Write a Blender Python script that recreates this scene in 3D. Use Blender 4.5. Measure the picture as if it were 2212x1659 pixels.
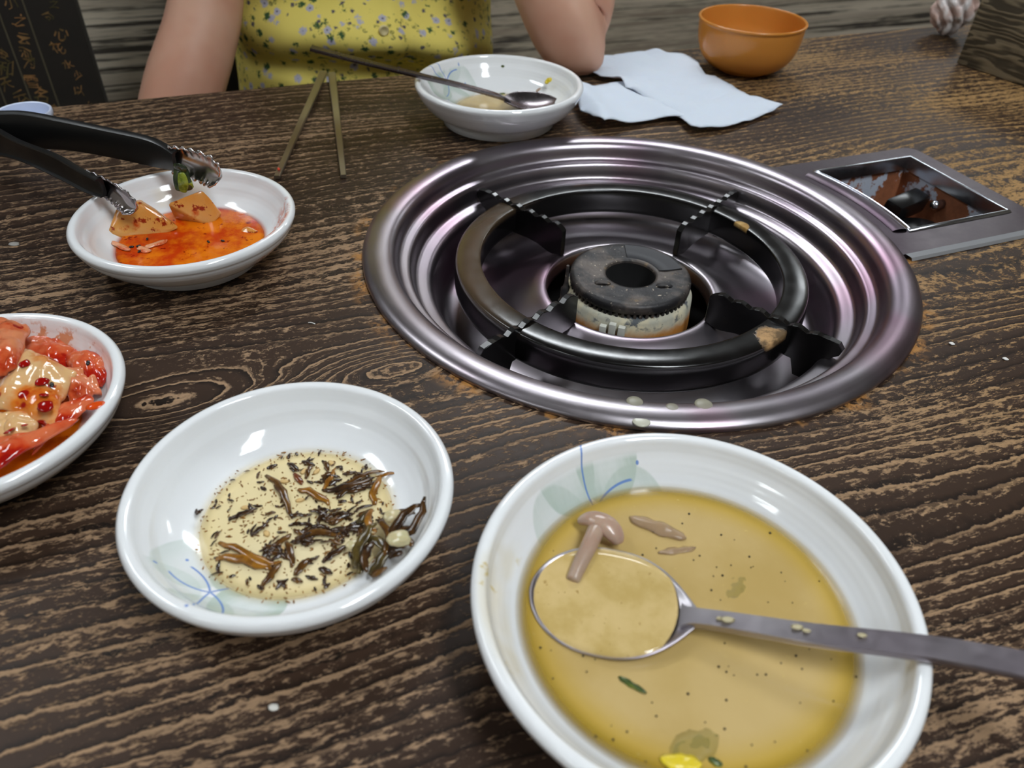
import bpy, bmesh, math, random
from mathutils import Vector, Matrix, noise
random.seed(7)
for o in list(bpy.data.objects): bpy.data.objects.remove(o)
SC = bpy.context.scene; COL = SC.collection
PI = math.pi; cos, sin, sqrt = math.cos, math.sin, math.sqrt

# ------------------------------------------------------------------ camera
TZ = 0.74                      # height of the table top above the floor
CH = 0.25                      # camera height above the table top
FPX, PITCH, ROLL = 1656.75, 0.69883, 0.043598
fw = Vector((0, cos(PITCH), -sin(PITCH))); rt0 = Vector((1, 0, 0)); up0 = rt0.cross(fw)
RT = rt0*cos(ROLL) + up0*sin(ROLL); UP = -rt0*sin(ROLL) + up0*cos(ROLL)
cam = bpy.data.cameras.new('camera'); cam.sensor_width = 36; cam.lens = FPX/2212*36
cam.clip_start = 0.02; cam.clip_end = 40
cam.dof.use_dof = True; cam.dof.focus_distance = 0.42; cam.dof.aperture_fstop = 11
camo = bpy.data.objects.new('camera', cam); COL.objects.link(camo)
camo.matrix_world = Matrix((( RT.x, UP.x, -fw.x, 0), (RT.y, UP.y, -fw.y, 0), (RT.z, UP.z, -fw.z, TZ+CH), (0, 0, 0, 1)))
SC.camera = camo

# ------------------------------------------------------------------ world, lamps, exposure
W = bpy.data.worlds.new('world'); SC.world = W; W.use_nodes = True
W.node_tree.nodes['Background'].inputs[0].default_value = (.80, .88, 1, 1)
W.node_tree.nodes['Background'].inputs[1].default_value = 0.15
SC.view_settings.view_transform = 'Standard'; SC.view_settings.look = 'None'
SC.view_settings.gamma = 1; SC.view_settings.use_curve_mapping = False
SC.view_settings.exposure = -0.12
LAMP = 33.0                    # strength of the ceiling panels
LAMPS = [(0.68, -.42, .28, 1.1, 1.0), (-1.65, -1.45, .22, .7, .55), (.15, 2.05, .9, .28, 1.0), (1.9, 3.3, .9, .28, .5), (-1.35, .75, .28, .9, .5)]   # x, y, width, length, relative strength

# ------------------------------------------------------------------ frames
TH = math.radians(22.8)        # the table is turned against the camera
BC = Vector((.0758, .4406, 0)) # burner centre
def at(px, py, z=0.0):
    """The point that stands z above the table top where the photograph shows (px, py)."""
    d = RT*((px-1106)/FPX) - UP*((py-829.5)/FPX) + fw
    t = (z-CH)/d.z
    return Vector((d.x*t, d.y*t, z))
def tf(p):
    d = p-BC; return Vector((d.x*cos(TH)+d.y*sin(TH), -d.x*sin(TH)+d.y*cos(TH), p.z))
def W3(p): return Vector((p.x, p.y, p.z+TZ))

# ------------------------------------------------------------------ helpers
def lin(r, g, b):
    f = lambda c: (c/255/12.92) if c/255 <= .04045 else ((c/255+.055)/1.055)**2.4
    return (f(r), f(g), f(b), 1)
class E:
    """a float socket with arithmetic, for building shader maths"""
    def __init__(s, m, k): s.m, s.k = m, k
    def op(s, o, b=None, c=None): return s.m.math(o, s, b, c)
    def __add__(s, b): return s.op('ADD', b)
    __radd__ = __add__
    def __sub__(s, b): return s.op('SUBTRACT', b)
    def __rsub__(s, b): return s.m.math('SUBTRACT', b, s)
    def __mul__(s, b): return s.op('MULTIPLY', b)
    __rmul__ = __mul__
    def __truediv__(s, b): return s.op('DIVIDE', b)
    def abs(s): return s.op('ABSOLUTE')
    def frac(s): return s.op('FRACT')
    def sin(s): return s.op('SINE')
    def pow(s, b): return s.op('POWER', b)
    def min(s, b): return s.op('MINIMUM', b)
    def max(s, b): return s.op('MAXIMUM', b)
    def step(s, a, b, x=0., y=1.):
        n = s.m.new('ShaderNodeMapRange'); n.interpolation_type = 'SMOOTHSTEP'
        s.m.put(n.inputs[0], s)
        for i, v in enumerate((a, b, x, y)): n.inputs[i+1].default_value = v
        return E(s.m, n.outputs[0])
class M:
    def __init__(s, name, color=(.8, .8, .8, 1), rough=.5, metal=0., spec=.5, **kw):
        s.mat = bpy.data.materials.new(name); s.mat.use_nodes = True; s.nt = s.mat.node_tree
        s.b = s.nt.nodes['Principled BSDF']; s.out = s.nt.nodes['Material Output']
        s.set('Base Color', color); s.set('Roughness', rough); s.set('Metallic', metal); s.set('Specular IOR Level', spec)
        for k, v in kw.items(): s.set(k.replace('_', ' '), v)
    def new(s, t): return s.nt.nodes.new(t)
    def put(s, sock, v):
        if isinstance(v, E): s.nt.links.new(v.k, sock)
        elif hasattr(v, 'is_output'): s.nt.links.new(v, sock)
        else: sock.default_value = v
    def set(s, name, v): s.put(s.b.inputs[name], v)
    def math(s, o, a, b=None, c=None):
        n = s.new('ShaderNodeMath'); n.operation = o
        for i, v in enumerate((a, b, c)):
            if v is not None: s.put(n.inputs[i], v)
        return E(s, n.outputs[0])
    def obj(s):
        if not hasattr(s, '_o'):
            s._o = s.new('ShaderNodeTexCoord').outputs['Object']
            n = s.new('ShaderNodeSeparateXYZ'); s.put(n.inputs[0], s._o)
            s._xyz = tuple(E(s, n.outputs[i]) for i in range(3))
        return s._xyz
    def vec(s, x, y, z):
        n = s.new('ShaderNodeCombineXYZ')
        for i, v in enumerate((x, y, z)): s.put(n.inputs[i], v)
        return n.outputs[0]
    def noise(s, v=None, scale=5, detail=3, rough=.5, dist=0., color=False):
        n = s.new('ShaderNodeTexNoise')
        if v is None: s.obj(); v = s._o
        s.put(n.inputs['Vector'], v)
        for k, q in (('Scale', scale), ('Detail', detail), ('Roughness', rough), ('Distortion', dist)): s.put(n.inputs[k], q)
        return n.outputs[1] if color else E(s, n.outputs[0])
    def voro(s, v=None, scale=5, feature='F1', rnd=1.):
        n = s.new('ShaderNodeTexVoronoi'); n.feature = feature
        if v is None: s.obj(); v = s._o
        s.put(n.inputs['Vector'], v); s.put(n.inputs['Scale'], scale); s.put(n.inputs['Randomness'], rnd)
        return E(s, n.outputs['Distance']), n.outputs['Color'] if 'Color' in n.outputs else None, n.outputs['Position'] if 'Position' in n.outputs else None
    def mix(s, f, a, b):
        n = s.new('ShaderNodeMix'); n.data_type = 'RGBA'; s.put(n.inputs[0], f)
        s.put(n.inputs[6], a); s.put(n.inputs[7], b); return n.outputs[2]
    def ramp(s, f, stops):
        n = s.new('ShaderNodeValToRGB'); s.put(n.inputs[0], f); e = n.color_ramp.elements
        while len(e) < len(stops): e.new(.5)
        for k, (p, c) in zip(e, stops): k.position = p; k.color = c
        return n.outputs[0]
    def bump(s, h, strength=.5, dist=.001):
        n = s.new('ShaderNodeBump'); s.put(n.inputs['Height'], h); n.inputs['Strength'].default_value = strength
        n.inputs['Distance'].default_value = dist; s.set('Normal', n.outputs[0])
    def fade(s, alpha): s.set('Alpha', alpha)

def obj(name, verts, faces, mat, parent=None, loc=None, smooth=True, sharp=None):
    me = bpy.data.meshes.new(name); me.from_pydata([tuple(v) for v in verts], [], faces)
    me.validate(); me.update()
    bm = bmesh.new(); bm.from_mesh(me); bmesh.ops.recalc_face_normals(bm, faces=bm.faces); bm.to_mesh(me); bm.free()
    return link(name, me, mat, parent, loc, smooth, sharp)
def link(name, me, mat, parent=None, loc=None, smooth=True, sharp=None):
    if smooth: me.polygons.foreach_set('use_smooth', [True]*len(me.polygons))
    if sharp is not None: me.set_sharp_from_angle(angle=math.radians(sharp))
    o = bpy.data.objects.new(name, me); COL.objects.link(o)
    if mat: me.materials.append(mat.mat if isinstance(mat, M) else mat)
    if parent: o.parent = parent
    if loc is not None: o.location = loc
    return o
def bmobj(name, bm, mat, parent=None, loc=None, smooth=True, sharp=None):
    me = bpy.data.meshes.new(name); bmesh.ops.recalc_face_normals(bm, faces=bm.faces); bm.to_mesh(me); bm.free()
    return link(name, me, mat, parent, loc, smooth, sharp)
def thing(name, label, cat, loc=(0, 0, TZ), rz=0, group=None):
    o = bpy.data.objects.new(name, None); COL.objects.link(o); o.empty_display_size = .03
    o.location = loc; o.rotation_euler = (0, 0, rz)
    return tag(o, label, cat, group)
def tag(o, label, cat, group=None, kind=None):
    o['label'] = label; o['category'] = cat
    if group: o['group'] = group
    if kind: o['kind'] = kind
    return o
def struct(o): o['kind'] = 'structure'; return o
def cat(pts, n):
    """Catmull-Rom resampling of a polyline of tuples"""
    P = [Vector(p) for p in pts]; out = []
    for i in range(len(P)-1):
        a, b, c, d = P[max(i-1, 0)], P[i], P[i+1], P[min(i+2, len(P)-1)]
        for k in range(n):
            t = k/n
            out.append(.5*((2*b)+(c-a)*t+(2*a-5*b+4*c-d)*t*t+(3*b-a-3*c+d)*t**3))
    out.append(P[-1]); return out
def lathe_vf(prof, seg=96, ang=2*PI):
    v, f = [], []; n = len(prof)
    for k in range(seg):
        a = ang*k/seg
        for p in prof: v.append((p[0]*cos(a), p[0]*sin(a), p[1]))
    for k in range(seg):
        j = (k+1) % seg
        for i in range(n-1): f.append((k*n+i, j*n+i, j*n+i+1, k*n+i+1))
    return v, f
def lathe(name, prof, mat, parent=None, loc=None, seg=96, sharp=None, closed=False):
    pr = list(prof)+([prof[0]] if closed else [])
    v, f = lathe_vf(pr, seg); o = obj(name, v, f, mat, parent, loc, True, None)
    me = o.data; bm = bmesh.new(); bm.from_mesh(me); bmesh.ops.remove_doubles(bm, verts=bm.verts, dist=1e-6)
    bmesh.ops.recalc_face_normals(bm, faces=bm.faces); bm.to_mesh(me); bm.free()
    me.polygons.foreach_set('use_smooth', [True]*len(me.polygons))
    if sharp: me.set_sharp_from_angle(angle=math.radians(sharp))
    return o
def box_bm(bm, x0, x1, y0, y1, z0, z1, bev=0.):
    vs = [bm.verts.new((x, y, z)) for z in (z0, z1) for y in (y0, y1) for x in (x0, x1)]
    fs = [bm.faces.new([vs[i] for i in q]) for q in ((0, 2, 3, 1), (4, 5, 7, 6), (0, 1, 5, 4), (2, 6, 7, 3), (0, 4, 6, 2), (1, 3, 7, 5))]
    if bev:
        es = {e for f in fs for e in f.edges}
        bmesh.ops.bevel(bm, geom=list(es), offset=bev, segments=2, affect='EDGES', profile=.6)
def box(name, x0, x1, y0, y1, z0, z1, mat, parent=None, bev=0., loc=None):
    bm = bmesh.new(); box_bm(bm, x0, x1, y0, y1, z0, z1, bev); return bmobj(name, bm, mat, parent, loc, smooth=bool(bev), sharp=35 if bev else None)
def sweep(path, section, scales=None, upv=Vector((0, 0, 1)), cap=True, twist=None):
    """section: list of (side, up) offsets; scales: one (s, u) per path point"""
    P = [Vector(p) for p in path]; v, f = [], []; n = len(section)
    for i, p in enumerate(P):
        t = (P[min(i+1, len(P)-1)]-P[max(i-1, 0)]).normalized()
        side = t.cross(upv)
        side = side.normalized() if side.length > 1e-6 else Vector((1, 0, 0))
        u = side.cross(t)
        if twist:
            a = twist[i]; side, u = side*cos(a)+u*sin(a), u*cos(a)-side*sin(a)
        sx, su = scales[i] if scales else (1, 1)
        for q in section: v.append(p+side*q[0]*sx+u*q[1]*su)
    for i in range(len(P)-1):
        for k in range(n):
            j = (k+1) % n; f.append((i*n+k, i*n+j, (i+1)*n+j, (i+1)*n+k))
    if cap: f.append(tuple(range(n-1, -1, -1))); f.append(tuple(range((len(P)-1)*n, len(P)*n)))
    return v, f
def circ(n=10, a=1., b=1.): return [(a*cos(2*PI*k/n), b*sin(2*PI*k/n)) for k in range(n)]
def solid(o, t, off=-1):
    m = o.modifiers.new('thick', 'SOLIDIFY'); m.thickness = t; m.offset = off; return o
def subd(o, n=1):
    m = o.modifiers.new('sub', 'SUBSURF'); m.levels = n; m.render_levels = n; return o
def hull(name, pts, mat, parent=None, bev=.001, seg=2, sub=0, rough=0.):
    bm = bmesh.new()
    for p in pts: bm.verts.new(p)
    r = bmesh.ops.convex_hull(bm, input=bm.verts)
    bmesh.ops.delete(bm, geom=[g for g in r['geom_interior'] if isinstance(g, bmesh.types.BMVert)], context='VERTS')
    bmesh.ops.dissolve_limit(bm, angle_limit=.12, verts=bm.verts, edges=bm.edges)
    if bev: bmesh.ops.bevel(bm, geom=bm.edges[:], offset=bev, segments=seg, affect='EDGES', profile=.5)
    if sub:
        bmesh.ops.triangulate(bm, faces=bm.faces[:])
        bmesh.ops.subdivide_edges(bm, edges=bm.edges[:], cuts=sub, use_grid_fill=True)
    if rough:
        for q in bm.verts: q.co += rough*noise.noise_vector(q.co*260)
    return bmobj(name, bm, mat, parent, None, True, 40)
def n3(p, s): return noise.noise(Vector(p)*s)

# ------------------------------------------------------------------ materials
def wood_table():
    a_, b_ = tf(at(345, 880)), tf(at(850, 790))
    KNOTS[0] = (a_.x, a_.y, .060, .020, 5.5); KNOTS[1] = (b_.x, b_.y, .045, .015, -4.2)
    m = M('dark_brushed_wood', rough=.36, spec=.2); u, v, z = m.obj()
    lo = m.noise(m.vec(u*.8, v*2.0, z), 1.6, 2, .5)
    mid = m.noise(m.vec(u*.8, v*6.0, z), 3.0, 2, .5)
    h = v*104. + (lo-.5)*15. + (mid-.5)*3.6
    kn = None
    for (cu, cv, su, sv, A) in KNOTS:
        e = ((u-cu)/su).pow(2.)+((v-cv)/sv).pow(2.)
        g = m.math('EXPONENT', e*-1.); h = h+g*A
        if abs(A) > 4: kn = g if kn is None else kn.max(g)
    wob = m.noise(m.vec(u*6, v*60., z), 2.0, 3, .6)
    jag = m.noise(m.vec(u*170, v*60., z), 1., 3, .6)
    h = h+(wob-.5)*.5+(jag-.5)*.42
    fr = h.frac()
    dash = m.noise(m.vec(u*110, h*4.0, z), 1., 3, .68)
    fine = m.noise(m.vec(u*260, v*640, z), 1., 3, .7)
    spk = m.noise(m.vec(u*620, v*760, z+1.), 1., 2, .6)
    reg = m.noise(m.vec(u*3.4, v*8., z), 1.3, 3, .55)
    reg2 = m.noise(m.vec(u*2.2, v*16., z+3.), 1.2, 2, .5)
    soft = fr.step(.30, .88)*fr.step(1.0, .95)
    val = dash*.62+fine*.38+soft*.075+(reg-.5)*.40+u.step(-.1, .4)*.022
    lightA = val.step(.535, .645)
    line = fr.step(.78, .90)*fr.step(1.0, .965)*(reg2+kn*.3).step(.46, .62)*(fine+.45).min(1.)
    speck = spk.step(.66, .74)*reg.step(.3, .6)*.75
    light = (lightA*.84).max(line*.95).max(speck)*(fine*1.2+.36).min(1.)
    dark = m.mix(reg2, lin(34, 24, 18), lin(68, 50, 38))
    dark = m.mix(fr.step(.0, .30, .75, 0.), dark, lin(18, 12, 9))
    crack = (h*.31+(dash-.5)*.25).frac()
    dark = m.mix(crack.step(.0, .045, 1., 0.)*reg.step(.42, .55), dark, lin(12, 9, 7)); light = light*crack.step(.0, .06)
    pale = m.mix(u.step(-.1, .35), lin(164, 134, 104), lin(172, 135, 86))
    colr = m.mix(light, dark, pale)
    # rust coloured food crust close round the burner, its own shape
    r = (u*u+v*v).op('SQRT')
    cr = m.noise(None, 26, 4, .65); cf = m.noise(None, 160, 3, .7)
    crust = r.step(.187, .1735)*cr.step(.50, .60)*cf.step(.40, .56)
    colr = m.mix(crust, colr, m.mix(cf, lin(120, 66, 22), lin(196, 146, 84)))
    m.set('Base Color', colr)
    m.set('Roughness', (light*.2+.44+(fine-.5)*.2))
    m.bump(light*1.0-fr.step(.0, .35, 1., 0.)*.3, .42, .0005)
    return m
KNOTS = [(0, 0, .05, .02, 1.), (0, 0, .05, .02, 1.), (.24, -.115, .10, .03, 2.6), (-.05, -.26, .20, .03, 1.6), (.35, .10, .12, .04, -2.0), (.20, .30, .12, .02, 2.0)]

def steel(name='brushed_steel', base=(150, 146, 150), rough=.26, pink_refl=.0, ring=True):
    m = M(name, lin(*base), rough, 1.0); x, y, z = m.obj()
    r = (x*x+y*y).op('SQRT')
    n = m.noise(m.vec(r*1200, z*1200, 0.), 1., 2, .5) if ring else m.noise(None, 300, 2, .5)
    s = m.noise(None, 55, 4, .6)
    blot = m.noise(None, 9, 3, .5)
    c = m.mix(blot.step(.4, .7), lin(*base), lin(base[0]-26, base[1]-32, base[2]-26))
    if pink_refl: c = m.mix((m.noise(None, 11, 2, .5)).step(.50, .66)*pink_refl, c, lin(176, 104, 138))  # pink reflection painted into the steel colour as soft noise patches
    m.set('Base Color', c); m.set('Roughness', (n-.5)*.10+(s-.5)*.16+rough)
    sc = m.noise(m.vec(x*60, y*700, z*60), 1., 2, .6)
    m.bump(n*.2+sc*.4, .035, .0004)
    return m
def enamel():
    m = M('black_enamel', lin(14, 13, 13), .22, 0, .55); n = m.noise(None, 60, 4, .6); b = m.noise(None, 14, 3, .6)
    m.set('Roughness', n*.25+.10)
    g = (b*.6+n*.4).step(.60, .70)
    m.set('Base Color', m.mix(g*.5, lin(13, 12, 12), lin(74, 62, 46)))
    m.bump(n, .08, .0005); return m
def crusted_enamel():
    """the ring: black enamel with brown burnt crust here and there"""
    m = M('burnt_black_enamel', lin(14, 13, 13), .2, 0, .55); x, y, z = m.obj()
    n = m.noise(None, 90, 4, .65); b = m.noise(None, 20, 4, .6)
    d1 = ((x-CR[0].x).pow(2.)+(y-CR[0].y).pow(2.)).op('SQRT'); d2 = ((x-CR[1].x).pow(2.)+(y-CR[1].y).pow(2.)).op('SQRT')
    k1 = (d1+(n-.5)*.016).step(.0115, .0085)*b.step(.30, .42)*z.step(-.0150, -.0115); k2 = (d2*1.+(n-.5)*.004).step(.0072, .0062)*z.step(-.0135, -.0115)
    side = (x/(x*x+y*y).op('SQRT')).step(-.55, -.95)   # scorched brown on one flank
    c = m.mix(side*z.step(-.0150, -.0105)*(b*.6+.4), lin(13, 12, 12), lin(84, 68, 50))
    c = m.mix(k1, c, m.mix(n.step(.4, .6), lin(92, 70, 40), lin(176, 138, 92)))
    c = m.mix(k2, c, m.mix(n.step(.4, .7), lin(150, 112, 46), lin(190, 156, 96)))
    m.set('Base Color', c); m.set('Roughness', (n-.5)*.2+.2+(k1+k2).min(1.)*.5)
    m.bump(n*.3+(k1+k2), .25, .0006); return m
CR = []
def cast_iron():
    m = M('scorched_iron', lin(52, 48, 46), .55, .35, .5); n = m.noise(None, 110, 5, .65); b = m.noise(None, 38, 4, .6)
    f = m.noise(None, 420, 3, .6)
    c = m.mix(b.step(.42, .60), lin(38, 37, 39), lin(88, 80, 75))
    c = m.mix((n*.6+b*.4).step(.56, .68), c, lin(140, 116, 84))
    c = m.mix(f.step(.64, .72), c, lin(178, 166, 148))
    m.set('Base Color', c); m.set('Roughness', n*.4+.3); m.bump(n*.6+f*.4, .5, .0012); return m
def burner_body():
    m = M('limed_burner_body', rough=.75, spec=.3); x, y, z = m.obj(); n = m.noise(None, 120, 4, .65); b = m.noise(None, 45, 3, .6)
    c = m.mix(b.step(.4, .6), lin(176, 174, 158), lin(206, 196, 166))
    c = m.mix((n*.6+b*.4).step(.50, .58)*z.step(-.040, -.032), c, lin(88, 92, 96))
    c = m.mix((z+(n-.5)*.010).step(-.034, -.043), c, lin(176, 116, 50))
    m.set('Base Color', c); m.bump(n, .5, .001); return m
def rust():
    m = M('rusted_white_enamel', rough=.7); n = m.noise(None, 70, 5, .65); b = m.noise(None, 24, 3, .6); x, y, z = m.obj()
    f = (b*.6+n*.4+z.step(-.032, .0)*.10)
    c = m.mix(f.step(.585, .615), m.mix(n, lin(70, 36, 18), lin(170, 104, 66)), lin(172, 180, 194))
    m.set('Base Color', c); m.set('Roughness', f.step(.60, .63, .8, .3)); m.bump(n, .6, .0015); return m

def porcelain(name, deco=0., R=.06, dx=.55, rot=0., smear=None, tint=(236, 238, 240)):
    """white glaze; deco > 0 prints the pale green plum blossom with blue stamens at local +x"""
    m = M(name, lin(*tint), .09, 0, .55); x, y, z = m.obj()
    c = lin(*tint)
    r = (x*x+y*y).op('SQRT')
    if deco:
        c0 = dx*R; px = x-c0; py = y
        inside = m.new('ShaderNodeNewGeometry')
        nz = m.new('ShaderNodeSeparateXYZ'); m.put(nz.inputs[0], inside.outputs['Normal'])
        up = E(m, nz.outputs[2]).step(.05, .2)
        S_ = deco
        for k in range(5):
            a = rot+2*PI*k/5+.35; rr = .0165*S_; rad = .0142*S_
            d = ((px-rr*cos(a)).pow(2.)+(py-rr*sin(a)).pow(2.)).op('SQRT')
            body = d.step(rad, rad*.94)
            grad = d.step(rad, rad*.2, 1., .35)
            brush = m.noise(m.vec(px*40, py*160, 0.), 3, 3, .6)
            stg = (.62, .34, .26, .44, .72)[k]
            c = m.mix((body*grad*(brush*.6+.6)*stg*1.7).min(1.)*up*r.step(R-.0062, R-.0082), c, lin(190, 205, 196))
        mask = None
        for k in range(5):
            a = rot+2*PI*k/5+.1; Lk = (.0195, .0165, .0175, .016, .0200)[k]*S_; Rc = .022*S_*(1 if k % 2 else -1)
            cx, cy = -sin(a)*Rc, cos(a)*Rc
            d = ((px-cx).pow(2.)+(py-cy).pow(2.)).op('SQRT')-abs(Rc)
            along = px*cos(a)+py*sin(a); dist = (px*px+py*py).op('SQRT')
            w = .00052*S_
            s = d.abs().step(w, w*.45)*along.step(-.0002, .0004)*dist.step(Lk, Lk*.93)
            ex, ey = cos(a)*Lk*1.12+(-sin(a))*Lk*.42*(1 if k % 2 else -1), sin(a)*Lk*1.12+cos(a)*Lk*.42*(1 if k % 2 else -1)
            dd = ((px-ex).pow(2.)+(py-ey).pow(2.)).op('SQRT').step(.00075*S_, .0005*S_)
            s = s.max(dd)
            mask = s if mask is None else mask.max(s)
        c = m.mix(mask*up*.86, c, lin(92, 134, 206))
    if smear:
        for (ang, wid, r0, r1, colr, dens, sc) in smear:
            t = m.math('ARCTAN2', y, x)-ang
            t = m.math('ARCTAN2', t.sin(), t.op('COSINE')).abs()
            n = m.noise(None, sc, 4, .65); n2 = m.noise(None, sc*.28, 3, .6)
            band = t.step(wid, wid*.55)*r.step(r0*R, (r0+.05)*R)*r.step(r1*R, (r1-.04)*R)
            c = m.mix(band*n2.step(.42, .62)*.30, c, lin(*colr))
            c = m.mix(band*(n*.6+n2*.4).step(dens, dens+.05)*.9, c, lin(*colr))
    m.set('Base Color', c)
    g = (z*2600.).sin()
    m.bump(g*r.step(R*.99, R*.985, 1., 1.), .035, .0006)
    m.set('Coat Weight', .3); m.set('Coat Roughness', .04)
    return m
def liquid(name, stops_mid, edge, r_out, fade=.004, rough=.07, noise_scale=60, alpha0=1., var=None, bumpk=.03):
    m = M(name, rough=rough, spec=.5); x, y, z = m.obj(); r = (x*x+y*y).op('SQRT')
    n = m.noise(None, noise_scale, 4, .6); b = m.noise(None, noise_scale*.3, 3, .6)
    c = m.mix((n*.4+b*.6).step(.36, .64), lin(*stops_mid[0]), lin(*stops_mid[1]))
    rr = r+(b-.5)*r_out*.12
    c = m.mix(rr.step(r_out*.70, r_out*.97), c, lin(*edge))
    if var:
        f = m.noise(None, var[1], 4, .7); c = m.mix(f.step(var[2], var[2]+.06), c, lin(*var[0]))
    m.set('Base Color', c)
    m.set('Alpha', r.step(r_out, r_out-fade)*alpha0)
    m.bump(b, bumpk, .001)
    return m
MT = {}
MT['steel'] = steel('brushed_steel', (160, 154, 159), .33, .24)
MT['plate_steel'] = steel('plate_steel', (98, 91, 95), .40, 0, False)
MT['spoon_steel'] = steel('spoon_steel', (176, 172, 176), .34, 0, False)
MT['stick_steel'] = steel('chopstick_steel', (182, 176, 158), .42, 0, False)
MT['enamel'] = enamel(); MT['iron'] = cast_iron(); MT['body'] = burner_body(); MT['rust'] = rust()
MT['matte_black'] = M('matte_black', lin(10, 9, 9), .9)  # one even near-black, so the burner hole reads dark inside
MT['black_plastic'] = M('black_plastic', lin(14, 14, 15), .25)
MT['lime'] = M('pale_ceramic', lin(206, 206, 196), .5)

# ------------------------------------------------------------------ room
mwall = M('grey_wood_print', rough=.55); x, y, z = mwall.obj()
la = mwall.noise(mwall.vec(x*1.3, 0., z*24), 1., 3, .5); lb = mwall.noise(mwall.vec(x*2.2, 3., z*105), 1., 4, .6); lc = mwall.noise(mwall.vec(x*26, 5., z*500), 1., 2, .6)
c = mwall.mix(la.step(.38, .62), lin(156, 142, 126), lin(224, 212, 192))
c = mwall.mix((lb*.75+lc*.25).step(.56, .44), lin(214, 202, 180), c)
c = mwall.mix((lb*.8+la*.1+lc*.15).step(.525, .60)*.95, c, lin(62, 56, 52))
mwall.set('Base Color', c)
mplain = M('cream_paint', lin(186, 178, 166), .8); n = mplain.noise(None, 30, 3); mplain.bump(n, .05, .002)
mceil = M('ceiling_white', lin(196, 195, 193), .8); n = mceil.noise(None, 60, 3); mceil.bump(n, .1, .002)
mfloor = M('floor_tile', rough=.4); fx, fy, fz = mfloor.obj()
mfloor.set('Base Color', mfloor.mix(mfloor.noise(None, 3, 4).step(.3, .7), lin(70, 60, 52), lin(104, 92, 80)))
room = dict(x0=-2.8, x1=3.4, y0=-2.6, y1=4.2, z1=2.42)
def roombox(name, a, mat):
    o = box(name, *a, mat); o.location = (BC.x, BC.y, 0); o.rotation_euler = (0, 0, TH); return struct(o)
roombox('floor', (room['x0']-.1, room['x1']+.1, room['y0']-.1, room['y1']+.1, -.1, 0), mfloor)
roombox('ceiling', (room['x0']-.1, room['x1']+.1, room['y0']-.1, room['y1']+.1, room['z1'], room['z1']+.1), mceil)
roombox('wall_back', (room['x0'], room['x1'], room['y1'], room['y1']+.1, 0, room['z1']), mplain)
roombox('wall_middle', (-2.0, room['x1'], .95, 1.03, 0, 1.10), mwall)
roombox('wall_left', (room['x0']-.1, room['x0'], room['y0'], room['y1'], 0, room['z1']), mplain)
roombox('wall_right', (room['x1'], room['x1']+.1, room['y0'], room['y1'], 0, room['z1']), mplain)
roombox('wall_front', (room['x0'], room['x1'], room['y0']-.1, room['y0'], 0, room['z1']), mplain)
mlamp = {}
for (lx, ly, lw, ll, ls) in LAMPS:
    p = tf(Vector((lx, ly, 0)))
    t = thing('ceiling_light', 'flat white ceiling light panel in a thin frame', 'light', (lx, ly, room['z1']-.012), TH, 'ceiling light panels')
    if ls not in mlamp:
        mm = M('lamp_diffuser', lin(255, 255, 255), .5); mm.set('Emission Color', (.91, .965, 1, 1)); mm.set('Emission Strength', LAMP*ls); mlamp[ls] = mm
    box('diffuser', -lw/2, lw/2, -ll/2, ll/2, -.006, .0, mlamp[ls], t)
    bm = bmesh.new(); e = .015
    for q in ((-lw/2-e, -lw/2, -ll/2-e, ll/2+e), (lw/2, lw/2+e, -ll/2-e, ll/2+e), (-lw/2, lw/2, -ll/2-e, -ll/2), (-lw/2, lw/2, ll/2, ll/2+e)):
        box_bm(bm, *q, -.010, .012)
    bmobj('frame', bm, M('lamp_frame', lin(220, 220, 220), .4), t, smooth=False)

# ------------------------------------------------------------------ table
TU0, TU1, TV0, TV1, TT = -.62, .98, -.44, .36, .032
mwood = wood_table()
PLU0, PLU1, PLV0, PLV1 = .150, .296, -.067, .071     # the control plate, table frame
table = thing('dining_table', 'dark brushed wood grain restaurant table with burner set into its top', 'table', (BC.x, BC.y, TZ), TH)
def table_top():
    bm = bmesh.new()
    outer = [(TU0, TV0), (TU1, TV0), (TU1, TV1), (TU0, TV1)]
    R = .158
    a0 = math.asin(.058/R)
    hole = [(R*cos(a), R*sin(a)) for a in [a0+(2*PI-2*a0)*k/90 for k in range(91)]]+[(.287, -.058), (.287, .060)]
    def loop(P, z): return [bm.verts.new((p[0], p[1], z)) for p in P]
    for z in (0, -TT):
        a, b = loop(outer, z), loop(hole, z)
        es = [bm.edges.new((L[i], L[(i+1) % len(L)])) for L in (a, b) for i in range(len(L))]
        bmesh.ops.triangle_fill(bm, edges=es, use_beauty=True)
        if z == 0: A, B = a, b
        else:
            for L, K in ((A, a), (B, b)):
                for i in range(len(L)):
                    j = (i+1) % len(L); bm.faces.new((L[i], L[j], K[j], K[i]))
    return bm
bmobj('tabletop', table_top(), mwood, table, smooth=False)
mdark = M('dark_metal', lin(28, 26, 25), .45, .6)
for (lu, lv) in ((TU0+.08, TV0+.08), (TU1-.08, TV0+.08), (TU0+.08, TV1-.08), (TU1-.08, TV1-.08)):
    box('leg', lu-.03, lu+.03, lv-.03, lv+.03, -TZ, -TT, mdark, table, .004)

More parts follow.
